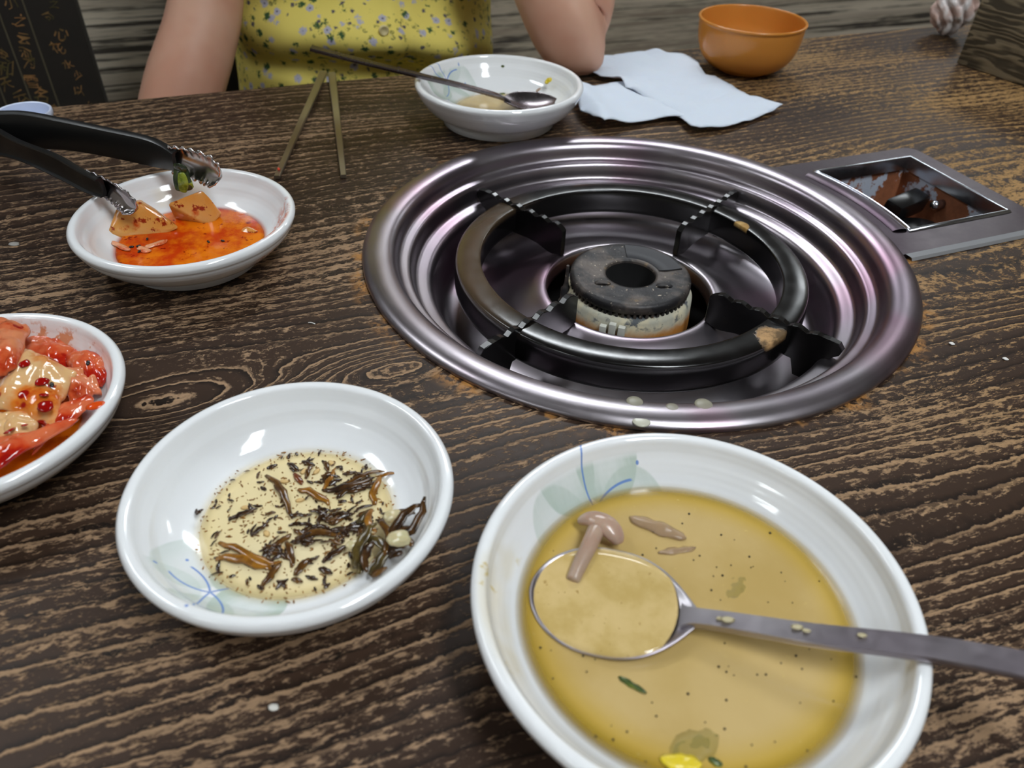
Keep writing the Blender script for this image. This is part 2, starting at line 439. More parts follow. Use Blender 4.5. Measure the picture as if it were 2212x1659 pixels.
# ------------------------------------------------------------------ built-in burner
burner = thing('table_burner', 'round stainless steel gas burner pan sunk into the table top', 'burner', (BC.x, BC.y, TZ), 0)
pan = cat([(.1738, .0002), (.1738, .0022), (.1705, .0044), (.1640, .0052), (.1580, .0040), (.1548, .0010), (.1535, -.0040), (.1518, -.0068), (.1490, -.0078),
           (.1462, -.0086), (.1446, -.0120), (.1434, -.0170), (.1415, -.0192), (.1370, -.0202), (.1335, -.0215), (.1310, -.0260), (.1290, -.0360), (.1265, -.0450), (.1215, -.0488), (.1140, -.0498), (.1040, -.0492),
           (.0950, -.0470), (.0860, -.0435), (.0770, -.0395), (.0690, -.0352), (.0630, -.0322), (.0585, -.0311), (.0560, -.0318), (.0555, -.0350), (.0555, -.0420)], 3)
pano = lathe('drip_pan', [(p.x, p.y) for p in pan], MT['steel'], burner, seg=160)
solid(pano, .0008, 0)
lathe('under_tray', [(.0, -.075), (.085, -.075), (.085, -.054), (.0835, -.054), (.0835, -.0735), (.0, -.0735)], MT['matte_black'], burner, seg=48)
lathe('burner_body', [(.0, -.0715), (.043, -.0715), (.0435, -.050), (.0425, -.0315), (.0405, -.0290), (.0370, -.0285), (.0165, -.0285), (.0165, -.031)], MT['body'], burner, seg=72, sharp=50)
lathe('burner_throat', [(.0164, -.0215), (.0164, -.060), (0, -.060)], MT['matte_black'], burner, seg=40)
cap = lathe('burner_cap', [(.0168, -.0285), (.0166, -.0205), (.0172, -.0196), (.0190, -.0194), (.0240, -.0200), (.0340, -.0194), (.0375, -.0192), (.0396, -.0200), (.0402, -.0216), (.0402, -.0250), (.0390, -.0262), (.0365, -.0264), (.0365, -.0285)], MT['iron'], burner, seg=96, sharp=60)
bm = bmesh.new()
for k in range(64):                                        # gas ports: short teeth under the cap rim
    a = 2*PI*k/64; q = bmesh.new()
    M_ = Matrix.Rotation(a, 4, 'Z')
    vs0 = len(bm.verts); box_bm(bm, .0355, .0396, -.00085, .00085, -.0290, -.0246)
    bm.verts.ensure_lookup_table()
    for w in bm.verts[vs0:]: w.co = M_ @ w.co
    q.free()
pv, pf = [], []
for k in range(13):                                        # raised pad cast on one quarter of the cap
    a = math.radians(12+80*k/12)
    for (r, z) in ((.0190, -.0200), (.0200, -.0189), (.0280, -.0190), (.0355, -.0184), (.0366, -.0196)): pv.append((r*cos(a), r*sin(a), z))
for k in range(12):
    for q in range(4): pf.append((k*5+q, k*5+q+1, (k+1)*5+q+1, (k+1)*5+q))
pf += [(4, 3, 2, 1, 0), (60, 61, 62, 63, 64)]
obj('cap_pad', pv, pf, M('dark_scale', lin(40, 40, 44), .5, .3), cap, sharp=50)
o = bmobj('port_teeth', bm, MT['iron'], burner, smooth=False); o['kind'] = 'stuff'
for (px_, py_) in ((1302, 612), (1435, 618)):              # two cast bosses on the cap
    p = at(px_, py_, -.0196)-BC
    v, f = sweep([Vector((p.x-.006, p.y, -.0200)), Vector((p.x, p.y+.0005, -.0184)), Vector((p.x+.006, p.y, -.0200))], circ(8, .0022, .0012))
    subd(obj('cap_boss', v, f, MT['iron'], cap), 1)
p0 = at(1224, 606, -.024)-BC
ig = lathe('igniter', [(0, -.055), (.0045, -.055), (.0045, -.040), (.0034, -.038), (.0034, -.030), (.0022, -.0285), (.0014, -.0250), (.0010, -.0125), (0, -.0120)], MT['iron'], burner, seg=16, sharp=50)
ig.location = (p0.x, p0.y, 0)
p0 = at(1327, 705, -.038)-BC
gx = Vector((p0.x, p0.y, 0)).normalized()
for k, (off, hh) in enumerate(((-.006, .010), (.0, .013), (.006, .012))):   # pale ceramic clip at the front of the burner
    tdir = Vector((-gx.y, gx.x, 0)); cpos = gx*.0445+tdir*off
    bm = bmesh.new(); box_bm(bm, -.0022, .0022, -.0018, .0018, -.044, -.044+hh, .0005)
    o = bmobj('flame_sensor_clip', bm, MT['lime'], burner, sharp=35); o.location = cpos; o.rotation_euler = (0, 0, math.atan2(gx.y, gx.x)+PI/2)

# dried cream drops on the rim
mdrop = M('dried_milky_drop', lin(206, 204, 186), .25); mdrop.set('Alpha', .8)
mdrop2 = M('thin_dried_drop', lin(176, 172, 150), .3); mdrop2.set('Alpha', .5)
for i, (q, rr, mm, lab) in enumerate((((1386, 905), .0046, mdrop, 'round milky drop at the front edge of the steel rim'), ((1452, 881), .0034, mdrop2, 'small pale dried drop right of the milky drop on steel rim'),
                         ((1371, 868), .0042, mdrop2, 'faint dried drop above the milky drop on steel rim'), ((1520, 874), .0046, mdrop2, 'faint wide dried drop furthest right on front steel rim'))):
    p = at(*q, .005); prof = [(0, .0008), (rr*.6, .0007), (rr*.9, .0004), (rr, 0), (rr*.8, -.0012), (0, -.0012)]
    rr_ = (p-BC).length
    zz = .0050 if rr_ < .167 else .0040
    o = lathe('dried_drop', prof, mm, None, (p.x, p.y, TZ+zz), seg=28)
    tag(o, lab, 'stain', 'dried drops on the burner rim')

# ------------------------------------------------------------------ pot stand
stand = thing('pot_stand', 'black enamel pot stand ring with four notched prongs inside the burner', 'pot stand', (BC.x, BC.y, TZ), 0)
CR += [at(1668, 728, -.0095)-BC-Vector((-.0015, .0035, 0)), at(1597, 487, -.0095)-BC-Vector((-.0015, .0035, 0))]
MT['ring'] = crusted_enamel()
rg = lathe('ring', [(p.x, p.y) for p in cat([(.0988, -.0272), (.0985, -.0180), (.0987, -.0112), (.1000, -.0098), (.1070, -.0094), (.1130, -.0100), (.1150, -.0118), (.1157, -.0180), (.1158, -.0272), (.1146, -.0272), (.1142, -.0140), (.1075, -.0112), (.1002, -.0130), (.1000, -.0272), (.0988, -.0272)], 3)], MT['ring'], stand, seg=140)
rg.location = (-.0015, .0035, 0)
def prong(ang, parent, r0=.058, r1=.1425, zt=-.0070, drop=0.):
    top = []; n = 6
    for k in range(n):
        for t in (0, .25, .5, .75):
            r = r0+.002+(r1-.010-r0-.002)*(k+t)/n
            top.append((r, zt-.0032+.0034*sin(PI*(t*.9+.05))))
    ol = [(r0, zt-.004)]+top+[(r1-.009, zt-.0002), (r1-.003, zt-.0006), (r1, zt-.004), (r1-.001, -.0150), (.1338, -.0215), (.1280, -.0400), (.1200, -.0400), (.1165, -.0290),
          (.0980, -.0290), (.0900, -.0280), (.0800, -.0290), (.0700, -.0315), (.0660, -.0320), (.0620, -.0300), (r0, -.0300)]
    bm = bmesh.new(); t = .0021
    a = [bm.verts.new((r, -t, z)) for r, z in ol]; b = [bm.verts.new((r, t, z)) for r, z in ol]
    bm.faces.new(a[::-1]); bm.faces.new(b)
    for i in range(len(ol)):
        j = (i+1) % len(ol); bm.faces.new((a[i], a[j], b[j], b[i]))
    bmesh.ops.bevel(bm, geom=[e for e in bm.edges if abs(e.verts[0].co.y-e.verts[1].co.y) < 1e-6], offset=.0004, segments=1, affect='EDGES')
    bmesh.ops.triangulate(bm, faces=[f for f in bm.faces if len(f.verts) > 4])
    o = bmobj('prong', bm, MT['enamel'], parent, smooth=False); o.rotation_euler = (0, 0, math.radians(ang))
    return o
for a in (139.0, 50.5, -132.0, -37.5): prong(a, stand)

# ------------------------------------------------------------------ control box of the burner
ctrl = thing('burner_control_box', 'recessed stainless control box right of the burner with a rusty inside', 'gas control', (BC.x, BC.y, TZ), TH)
OU1, OV0, OV1, ORR = .2785, -.0430, .0540, .1925
def plate_pts(inner):
    if inner:
        a0, a1 = math.asin(OV0/ORR), math.asin(OV1/ORR)
        arc = [(ORR*cos(a1+(a0-a1)*k/24), ORR*sin(a1+(a0-a1)*k/24)) for k in range(25)]
        return arc+[(OU1, OV0), (OU1, OV1)]
    R_ = .1700; a0, a1 = math.asin(PLV0/R_), math.asin(PLV1/R_)
    arc = [(R_*cos(a1+(a0-a1)*k/24), R_*sin(a1+(a0-a1)*k/24)) for k in range(25)]
    rad = .010
    cor = []
    for (cx, cy, s) in ((PLU1-rad, PLV0+rad, -PI/2), (PLU1-rad, PLV1-rad, 0)):
        cor += [(cx+rad*cos(s+PI/2*k/6), cy+rad*sin(s+PI/2*k/6)) for k in range(7)]
    return arc+cor
bm = bmesh.new()
zt, zb = .0032, .0004
loops = {}
for z in (zt, zb):
    for inn in (0, 1):
        P = plate_pts(inn)
        if not inn and z == zb: P = [(u_*1.0+(.0012 if u_ > .28 else 0), v_+(-.0006 if v_ < -.05 else .0015 if v_ > .06 else 0)) for u_, v_ in P]
        loops[(z, inn)] = [bm.verts.new((p[0], p[1], z)) for p in P]
es = []
for inn in (0, 1):
    L = loops[(zt, inn)]; es += [bm.edges.new((L[i], L[(i+1) % len(L)])) for i in range(len(L))]
bmesh.ops.triangle_fill(bm, edges=es, use_beauty=True)
for inn in (0, 1):
    L, K = loops[(zt, inn)], loops[(zb, inn)]
    for i in range(len(L)):
        j = (i+1) % len(L); bm.faces.new((L[i], L[j], K[j], K[i]))
bmobj('cover_plate', bm, MT['plate_steel'], ctrl, smooth=True, sharp=30)
lipm = steel('bright_steel', (196, 200, 206), .22, 0, False)
ev = [(PLU0+.012, PLV0, .0033), (PLU1-.008, PLV0, .0033), (PLU0+.014, PLV0-.0038, .0022), (PLU1-.004, PLV0-.0038, .0022), (PLU0+.014, PLV0-.0050, .0003), (PLU1-.004, PLV0-.0050, .0003)]
obj('front_edge', ev, [(0, 1, 3, 2), (2, 3, 5, 4)], M('lit_edge_steel', lin(190, 192, 196), .45, .8), ctrl, smooth=False)  # lighter steel colour paints the light caught by the plate's bent front edge
P = plate_pts(1); PP = P+P[:1]                                   # bright folded lip round the opening
cu_ = (OU1+.19)/2; cv_ = (OV0+OV1)/2
bm = bmesh.new()
N = len(P); rows = []
for d, z in ((.0015, .0032), (.0008, .0046), (-.0004, .0050), (-.0014, .0044), (-.0016, .0020), (-.0016, -.0060)):
    row = []
    for (u_, v_) in P:
        w = Vector((u_-cu_, v_-cv_, 0)); sx = 1+d/.046; row.append(bm.verts.new((cu_+w.x*sx, cv_+w.y*(1+d/.0485), z)))
    rows.append(row)
for a, b in zip(rows, rows[1:]):
    for i in range(N):
        j = (i+1) % N; bm.faces.new((a[i], a[j], b[j], b[i]))
bmobj('opening_lip', bm, lipm, ctrl, sharp=50)
rim_ = []                                                        # dark curved strip between rim and opening
for k in range(25):
    a = math.asin(OV0/ORR)*(1-k/24)+math.asin(OV1/ORR)*k/24
    rim_.append(a)
v, f = [], []
for a in rim_:
    for (r, z) in ((.1800, .0034), (.1815, .0044), (.1850, .0050), (.1890, .0048), (.1905, .0042), (.1905, .0030)): v.append((r*cos(a), r*sin(a), z))
for i in range(24):
    for k in range(5): f.append((i*6+k, i*6+k+1, (i+1)*6+k+1, (i+1)*6+k))
obj('curved_strip', v, f, MT['plate_steel'], ctrl, sharp=50)
bm = bmesh.new()
tp = [bm.verts.new((cu_+(u_-cu_)*1.02, cv_+(v_-cv_)*1.02, -.002)) for u_, v_ in P]; bt = [bm.verts.new((cu_+(u_-cu_)*.92, cv_+(v_-cv_)*.92, -.052)) for u_, v_ in P]
for i in range(N):
    j = (i+1) % N; bm.faces.new((tp[i], tp[j], bt[j], bt[i]))
bm.faces.new(bt)
bmesh.ops.triangulate(bm, faces=[q for q in bm.faces if len(q.verts) > 4])
o = bmobj('rusty_box', bm, MT['rust'], ctrl, smooth=False)
kc = tf(at(1985, 470, -.020))                                    # knob: round boss and a raised grip bar
kn = lathe('knob', [(0, -.0100), (.0150, -.0104), (.0185, -.0120), (.0200, -.0160), (.0205, -.0300), (.0205, -.052), (0, -.052)], MT['black_plastic'], ctrl, seg=48, sharp=50)
kn.location = (kc.x-.004, kc.y-.010, -.012)
bm = bmesh.new(); box_bm(bm, -.020, .020, -.0075, .0075, -.016, -.001, .0028)
g = bmobj('grip', bm, MT['black_plastic'], kn, sharp=40); g.location = (.006, .026, .002); g.rotation_euler = (.15, 0, .25)
bm = bmesh.new(); box_bm(bm, -.006, .006, -.014, .030, -.030, -.014, .003)
bmobj('grip_stem', bm, MT['black_plastic'], kn, sharp=40)
for (qx, qy) in ((2043, 413), (2077, 433)):
    s = tf(at(qx, qy, -.016)); n = (s-Vector((.22, 0, -.016))).normalized()
    sc = lathe('screw', [(0, .0030), (.0022, .0026), (.0033, .0012), (.0036, 0), (.0036, -.010), (0, -.010)], lipm, ctrl, seg=18)
    sc.location = (min(s.x, .2705), s.y, -.016); sc.rotation_euler = (0, -PI/2, 0)

# ------------------------------------------------------------------ bowls
def bowl_profile(R, h, rf, t=.0052):
    out = [(0, .0035), (rf*.80, .0035), (rf*.88, .0010), (rf*.95, .0), (rf, .0010), (rf-.0006, .0050), (rf+.0010, .0078)]
    wall = cat([(rf+.0010, .0078), (rf+(R-rf)*.50, h*.385), (R*.94, h*.64), (R*.98, h*.80)], 5)[1:]
    lip = cat([(R*.98, h*.80), (R-.0004, h-.0045), (R, h-.0022), (R-.0012, h-.0004), (R-.0030, h), (R-.0048, h-.0008), (R-.0058, h-.0032), (R-.0070, h-.0062), (R-.0092, h-.0092)], 3)[1:]
    inn = cat([(R-.0092, h-.0092), (R*.80, h*.52), (R*.68, h*.345), (R*.52, h*.245), (R*.30, h*.185), (0, h*.165)], 6)[1:]
    return out+[(p.x, p.y) for p in wall+lip+inn], [(R-.0092, h-.0092)]+[(p.x, p.y) for p in inn]
def r_at(inn, z):
    for (r0, z0), (r1, z1) in zip(inn, inn[1:]):
        if z0 >= z >= z1: return r0+(r1-r0)*(z0-z)/(z0-z1+1e-9)
    return inn[0][0]
def z_at(inn, r):
    for (r0, z0), (r1, z1) in zip(inn, inn[1:]):
        if r0 >= r >= r1: return z0+(z1-z0)*(r0-r)/(r0-r1+1e-9)
    return inn[0][1]
def bowl(name, label, cx, cy, R, h, rf, mat, rz=0, seg=144):
    pr, inn = bowl_profile(R, h, rf)
    o = lathe(name, pr, mat, None, (cx, cy, TZ), seg); o.rotation_euler = (0, 0, rz)
    tag(o, label, 'bowl'); return o, inn
def pool(name, label, cat_, cx, cy, r, z, mat, seg=96, dome=.0):
    prof = [(0, z+dome), (r*.35, z+dome*.9), (r*.7, z+dome*.6), (r*.9, z+dome*.25), (r*.97, z+.0001), (r, z+.0006), (r+.0004, z-.0008), (r*.8, z-.0016), (0, z-.0016)]
    o = lathe(name, prof, mat, None, (cx, cy, TZ), seg); tag(o, label, cat_); return o
sc_ = (CH-.034)/.28
SOUP = (.0836*sc_, .2023*sc_); FAR = (-.0277*sc_, .8376*sc_)
s3 = (CH-.030)/.28
HERB = (-.1054*s3, .2509*s3); RAD = (-.2516*s3, .5163*s3); KIM = (-.2320, .2377)
def rz_to(center, q, z):
    p = at(*q, z); return math.atan2(p.y-center[1], p.x-center[0]), math.hypot(p.x-center[0], p.y-center[1])
R_SOUP, R_FAR, R_HERB, R_RAD, R_KIM = .0755, .0697, .0621, .0635, .0635
a1, d1 = rz_to(SOUP, (1288, 1095), .016)
soupbowl, inS = bowl('soup_bowl', 'large white bowl of yellow soup in front with pale green blossom print', *SOUP, R_SOUP, .034, .052, porcelain('glaze_soup', 1.0, R_SOUP, d1/R_SOUP, .2, [(PI-a1+.05, .55, .80, .99, (206, 186, 120), .60, 90)]), a1)
a2, d2 = rz_to(FAR, (966, 190), .014)
farbowl, inF = bowl('soup_bowl', 'nearly empty white bowl with spoon before the person in yellow shirt', *FAR, R_FAR, .034, .0470, porcelain('glaze_far', .9, R_FAR, d2/R_FAR, 2.6), a2)
a3, d3 = rz_to(HERB, (452, 1275), .012)
herbbowl, inH = bowl('side_dish_bowl', 'white shallow bowl of thin broth with dark herb shreds', *HERB, R_HERB, .030, .036, porcelain('glaze_herb', .96, R_HERB, d3/R_HERB, 2.75), a3)
radbowl, inR = bowl('side_dish_bowl', 'white bowl holding cubed radish kimchi in red brine beneath tongs', *RAD, R_RAD, .030, .0395, porcelain('glaze_radish', 0, R_RAD, smear=[(-.05, .60, .74, .97, (200, 92, 40), .50, 110), (2.0, .4, .72, .9, (226, 206, 150), .8, 60)]))
kimbowl, inK = bowl('side_dish_bowl', 'white bowl of red cabbage kimchi at the left table edge', *KIM, R_KIM, .030, .0395, porcelain('glaze_kimchi', 0, R_KIM, smear=[(1.15, .75, .70, .93, (206, 128, 80), .55, 90), (.15, .5, .84, .92, (200, 60, 40), .66, 140)]))

# ---- front soup and what is in it
ZS = .0182
rs = r_at(inS, ZS)+.0006
msoup = liquid('yellow_soup', ((180, 153, 94), (194, 168, 114)), (180, 148, 44), rs, .0100, .12, 34, 1., ((202, 176, 110), 420, .66))
pool('soup', 'thick yellow soup filling the large front bowl', 'soup', *SOUP, rs, ZS, msoup)
def sdish(name, q, z, mat, dims, rz, label, cat_, seed=0):
    """a small flat leaf-like scrap lying at a place"""
    p = at(*q, z); n = 14; v, f = [], []
    for i in range(n+1):
        s = i/n*2-1; wv = sqrt(max(0, 1-s*s))**.8
        for k in range(5):
            t = k/4*2-1
            v.append((s*dims[0], t*wv*dims[1]*(1+.3*n3((s*2+seed, t, 0), 1.3)), dims[2]*(1-t*t*.6)+.0006*n3((s*2, t*2, seed), 1.5)))
    for i in range(n):
        for k in range(4): f.append((i*5+k, i*5+k+1, (i+1)*5+k+1, (i+1)*5+k))
    o = obj(name, v, f, mat, None, W3(p)); o.rotation_euler = (0, 0, rz); solid(o, .0005)
    tag(o, label, cat_); return o
mgreen = M('scallion_green', lin(66, 84, 34), .3); mgreen.set('Base Color', mgreen.mix(mgreen.noise(None, 90).step(.4, .6), lin(40, 62, 26), lin(104, 118, 40)))
mpalegreen = M('scallion_sunk', lin(150, 140, 66), .4); mpalegreen.set('Alpha', .32)
myel = M('egg_yellow', lin(214, 190, 40), .3)
sdish('scallion_piece', (1366, 1480), ZS+.0002, mgreen, (.0050, .0011, .0006), -.55, 'thin dark green scallion slice just below the front spoon', 'scallion', 1)
sdish('scallion_piece', (1590, 1272), ZS-.0006, mpalegreen, (.0060, .0034, .0008), .9, 'faint sunken green scallion right of the front spoon bowl', 'scallion', 2)
sdish('scallion_piece', (1500, 1612), ZS-.0004, mpalegreen, (.0085, .0050, .0009), .4, 'blurred sunken green scallion at the bottom of the photo', 'scallion', 3)
sdish('scallion_piece', (1545, 1646), ZS+.0001, mgreen, (.0022, .0012, .0006), -.5, 'small olive scallion bit beside the yellow piece in front soup', 'scallion', 4)
sdish('egg_piece', (1470, 1648), ZS+.0002, myel, (.0062, .0028, .0010), -.1, 'bright yellow egg piece at the near side of front soup', 'egg', 5)
mmush = M('boiled_mushroom', lin(168, 140, 122), .22); mmush.set('Subsurface Weight', .15)
nn = mmush.noise(None, 160, 4); mmush.set('Base Color', mmush.mix(nn, lin(150, 118, 104), lin(186, 160, 140))); mmush.bump(nn, .25, .0008)
mmush2 = M('sunk_mushroom', lin(176, 146, 116), .25); mmush2.set('Alpha', .5)
sdish('mushroom_slice', (1420, 1142), ZS+.0001, mmush2, (.0112, .0030, .0010), -.42, 'pale mushroom slice half sunk behind the front spoon', 'mushroom', 6)
sdish('mushroom_slice', (1462, 1190), ZS-.0001, mmush2, (.0075, .0017, .0008), .22, 'thin sunken mushroom slice above the front spoon neck', 'mushroom', 7)
# specks of pepper afloat
mpep = M('pepper_speck', lin(54, 44, 22), .5); bm = bmesh.new()
for k in range(90):
    a, r = random.uniform(0, 2*PI), rs*.93*sqrt(random.random()); s = random.uniform(.0002, .0005)
    bmesh.ops.create_icosphere(bm, subdivisions=1, radius=s, matrix=Matrix.Translation((SOUP[0]+r*cos(a), SOUP[1]+r*sin(a), ZS+.0003)))
o = bmobj('pepper_specks', bm, mpep, None, (0, 0, TZ)); tag(o, 'tiny dark pepper specks scattered on the front soup', 'pepper', kind='stuff')

def spoon_w(x_, wid): return wid*(sqrt(max(0, 1-((x_-.43)/.43)**2)) if x_ < .43 else cos(PI/2*((x_-.43)/.625)**1.45))
def spoon(name, label, tip, neck, pts, wid=.0205, depth=.0075, hw=.0046, mat=None, nhat=Vector((0, 0, 1)), flare=1.0):
    """tip and neck of the spoon bowl in 3-D; pts: the handle's path from the neck on"""
    root = thing(name, label, 'spoon', W3((tip+neck)/2))
    c0 = (tip+neck)/2; ax = (neck-tip); L = ax.length; ax.normalize()
    sd = ax.cross(nhat).normalized(); nv = sd.cross(ax)
    N, K = 30, 14; v, f = [], []
    for i in range(N+1):
        s = i/N; x_ = 1-cos(PI*s/1.0); x_ = x_/2                     # 0 tip .. 1 neck
        w = spoon_w(x_, wid)
        for k in range(K+1):
            t = k/K*2-1
            zz = -depth*(1-t*t)*(sin(PI*min(1, x_*1.02))**.75 if x_ < .98 else .0)
            v.append(tip-c0+ax*(L*x_)+sd*(w*t)+nv*zz)
    for i in range(N):
        for k in range(K): f.append((i*(K+1)+k, i*(K+1)+k+1, (i+1)*(K+1)+k+1, (i+1)*(K+1)+k))
    o = obj('spoon_bowl', v, f, mat or MT['spoon_steel'], root); solid(o, .0011, 0); subd(o, 1)
    path = cat([neck-ax*.005-nhat*.0006]+pts, 8)
    n = len(path); scl = []
    for i in range(n):
        t = i/(n-1); w = hw*(1+.9*math.exp(-t*26))*(.62+.55*t)*flare; scl.append((w, .0016*(1.1-.25*t)*min(1, .35+t*7)))
    sec = [(-1, -.5), (-.9, -1), (.9, -1), (1, -.5), (1, .5), (.88, 1), (-.88, 1), (-1, .5)]
    v, f = sweep([p-c0 for p in path], sec, scl, nhat); obj('handle', v, f, mat or MT['spoon_steel'], root, sharp=35)
    return root
tip, neck = at(1148, 1262, ZS+.0015), at(1502, 1336, ZS+.0055)
ncam = (Vector((0, 0, 1))+Vector((.05, -.10, 0))).normalized()
SP1 = spoon('spoon', 'steel spoon full of soup lying in the large front bowl', tip, neck, [at(1560, 1342, .0262), at(1760, 1372, .0320), at(2010, 1402, .0372), at(2225, 1440, .0420), at(2420, 1474, .0470)], .0214, .0070, .0046, None, ncam)
mdrip = M('dried_soup_drop', lin(196, 184, 146), .4); mdrip.set('Alpha', .8)
for (q, z_, s_) in (((1572, 1338), .0288, .0016), ((1556, 1336), .0280, .0010), ((1722, 1354), .0332, .0014), ((1742, 1362), .0336, .0010), ((1862, 1372), .0366, .0011)):
    o = lathe('dried_soup_drop', [(0, .0004), (s_*.7, .0003), (s_, 0), (0, -.0012)], mdrip, SP1, at(*q, z_)-(tip+neck)/2, seg=14); o.scale = (1.5, .8, 1)
# the mouthful in the spoon
c_ = (tip+neck)/2; ax = (neck-tip); L = ax.length; ax.normalize(); sd = ax.cross(ncam).normalized(); nv = sd.cross(ax)
v, f = [], []; N, K = 24, 12
for i in range(N+1):
    x_ = (1-cos(PI*i/N))/2; xx = .02+x_*.88
    w = spoon_w(xx, .0210)*(1 if x_ < .88 else max(0, 1-((x_-.88)/.12)**2)**.5)
    if i == 0: w *= .1
    for k in range(K+1):
        t = k/K*2-1; v.append(tip-c_+ax*(L*xx)+sd*(w*t)+nv*(-.0004-.0004*(1-t*t)))
for i in range(N):
    for k in range(K): f.append((i*(K+1)+k, i*(K+1)+k+1, (i+1)*(K+1)+k+1, (i+1)*(K+1)+k))
msp = M('soup_mouthful', lin(196, 168, 104), .10); nn = msp.noise(None, 60, 4, .6); ff = msp.noise(None, 420, 3, .7)
cc_ = msp.mix(nn.step(.35, .65), lin(186, 160, 98), lin(206, 180, 124)); msp.set('Base Color', msp.mix(ff.step(.66, .72), cc_, lin(150, 120, 60))); msp.bump(nn, .05, .001)
o = obj('soup_mouthful', v, f, msp, None, W3(c_)); solid(o, .0004); tag(o, 'spoonful of yellow soup held in the front spoon', 'soup')
# mushroom on the spoon edge
mush = thing('mushroom', 'brownish mushroom with stem lying over the far edge of front spoon', 'mushroom', W3(at(1290, 1180, ZS+.006)))
b0 = at(1290, 1180, ZS+.006)
pts = [at(1236, 1256, ZS+.0026)-b0, at(1252, 1220, ZS+.0042)-b0, at(1272, 1180, ZS+.0056)-b0, at(1290, 1140, ZS+.0056)-b0]
pp = cat(pts, 4); v, f = sweep(pp, circ(12), [(.0026+.0010*i/len(pp), .0024+.0009*i/len(pp)) for i in range(len(pp))]); subd(obj('stem', v, f, mmush, mush), 1)
pc = cat([at(1250, 1126, ZS+.003)-b0, at(1275, 1120, ZS+.0064)-b0, at(1310, 1134, ZS+.0068)-b0, at(1330, 1158, ZS+.005)-b0, at(1336, 1176, ZS+.003)-b0], 4)
n = len(pc); v, f = sweep(pc, circ(12), [(.0012+.0034*sin(PI*(i+.6)/(n+.2)), .0010+.0018*sin(PI*(i+.6)/(n+.2))) for i in range(n)])
subd(obj('cap', v, f, mmush, mush), 1)

# ---- far bowl
ZF = .0098; rf_ = r_at(inF, ZF)+.0004
mfs = liquid('thin_soup_rest', ((206, 178, 118), (216, 192, 138)), (226, 204, 150), rf_, .010, .08, 50, .95)
pool('soup', 'shallow rest of beige soup in the far bowl', 'soup', *FAR, rf_, ZF, mfs)
ftip, fneck = at(1208, 218, .0140), at(1087, 216, .0185)
spoon('spoon', 'steel spoon resting in the far bowl with handle out to left', ftip, fneck, [at(1068, 205, .0245), at(1000, 186, .0300), at(905, 163, .0384), at(790, 135, .0475), at(672, 104, .0560)], .0185, .0065, .0030, steel('dull_spoon_steel', (112, 106, 108), .26, 0, False), Vector((.0, -.10, 1)).normalized(), .95)
for (q, z, mm, dim, rz, lab) in (((1086, 143), .026, mgreen, (.0016, .0010, .0005), 1.2, 'dark green fleck on the back wall of the far bowl'), ((1185, 175), .024, myel, (.0034, .0026, .0006), .3, 'bright yellow scrap on the right wall of the far bowl'),
                               ((1163, 194), .0185, mmush, (.0026, .0014, .0005), .9, 'brown scrap below the yellow one in the far bowl'), ((1085, 203), .0118, mgreen, (.0026, .0014, .0008), .4, 'olive scrap at the back of the soup in far bowl')):
    p = at(*q, z)
    o = sdish('food_scrap', q, z, mm, dim, rz, lab, 'food scrap', 3)
    dv = Vector((FAR[0]-p.x, FAR[1]-p.y, 0)); dv.normalize()
    if z > .013: o.rotation_mode = 'QUATERNION'; o.rotation_quaternion = Vector((0, 0, 1)).rotation_difference((dv*.8+Vector((0, 0, .6))).normalized())

# ---- herb bowl
ZH = .0098; rh = r_at(inH, ZH)+.0004
mbroth = liquid('pale_broth', ((240, 222, 172), (244, 228, 184)), (236, 214, 156), rh, .009, .06, 40, .84, ((196, 158, 96), 300, .655))
pool('broth', 'thin cream coloured broth under the herb shreds', 'broth', *HERB, rh, ZH, mbroth)
def herbmat(name, a, b):
    m = M(name, lin(*a), .2); n = m.noise(None, 220, 3, .6); m.set('Base Color', m.mix(n.step(.35, .65), lin(*a), lin(*b))); m.bump(n, .3, .0005); return m
mh_dark = herbmat('dark_herb', (40, 24, 12), (74, 48, 20)); mh_mid = herbmat('brown_herb', (70, 42, 14), (104, 70, 26)); mh_amber = herbmat('amber_herb', (116, 72, 16), (150, 100, 30)); mh_olive = herbmat('olive_herb', (58, 48, 26), (92, 76, 34))
def shred_mesh(L, w, bend, seed, mat, flat=.30):
    rnd = random.Random(seed); n = 9; path, scl = [], []
    for i in range(n):
        t = i/(n-1); x_ = (t-.5)*L
        path.append(Vector((x_, bend*L*(1-(2*t-1)**2)+.04*L*rnd.uniform(-1, 1), .05*L*sin(t*PI))))
        ww = w*(.12+.88*sin(PI*min(1, .06+t*.92))**.6)*(.85+.3*rnd.random()); scl.append((ww, ww*flat))
    v, f = sweep(path, circ(8), scl); me = bpy.data.meshes.new('shred'); me.from_pydata([tuple(q) for q in v], [], f); me.update()
    me.polygons.foreach_set('use_smooth', [True]*len(me.polygons)); me.materials.append(mat.mat); return me
def lay_shred(p0, p1, z, w, mat, label, bend=0., group=None, z1=None, seed=1):
    a, b = at(*p0, z), at(*p1, z if z1 is None else z1); L = (b-a).length
    me = shred_mesh(L, w, bend, seed, mat); o = bpy.data.objects.new('herb_shred', me); COL.objects.link(o)
    o.location = W3((a+b)/2); o.rotation_mode = 'QUATERNION'; o.rotation_quaternion = (b-a).to_track_quat('X', 'Z')
    tag(o, label, 'herb', group); return o
G = 'larger herb shreds in the broth'
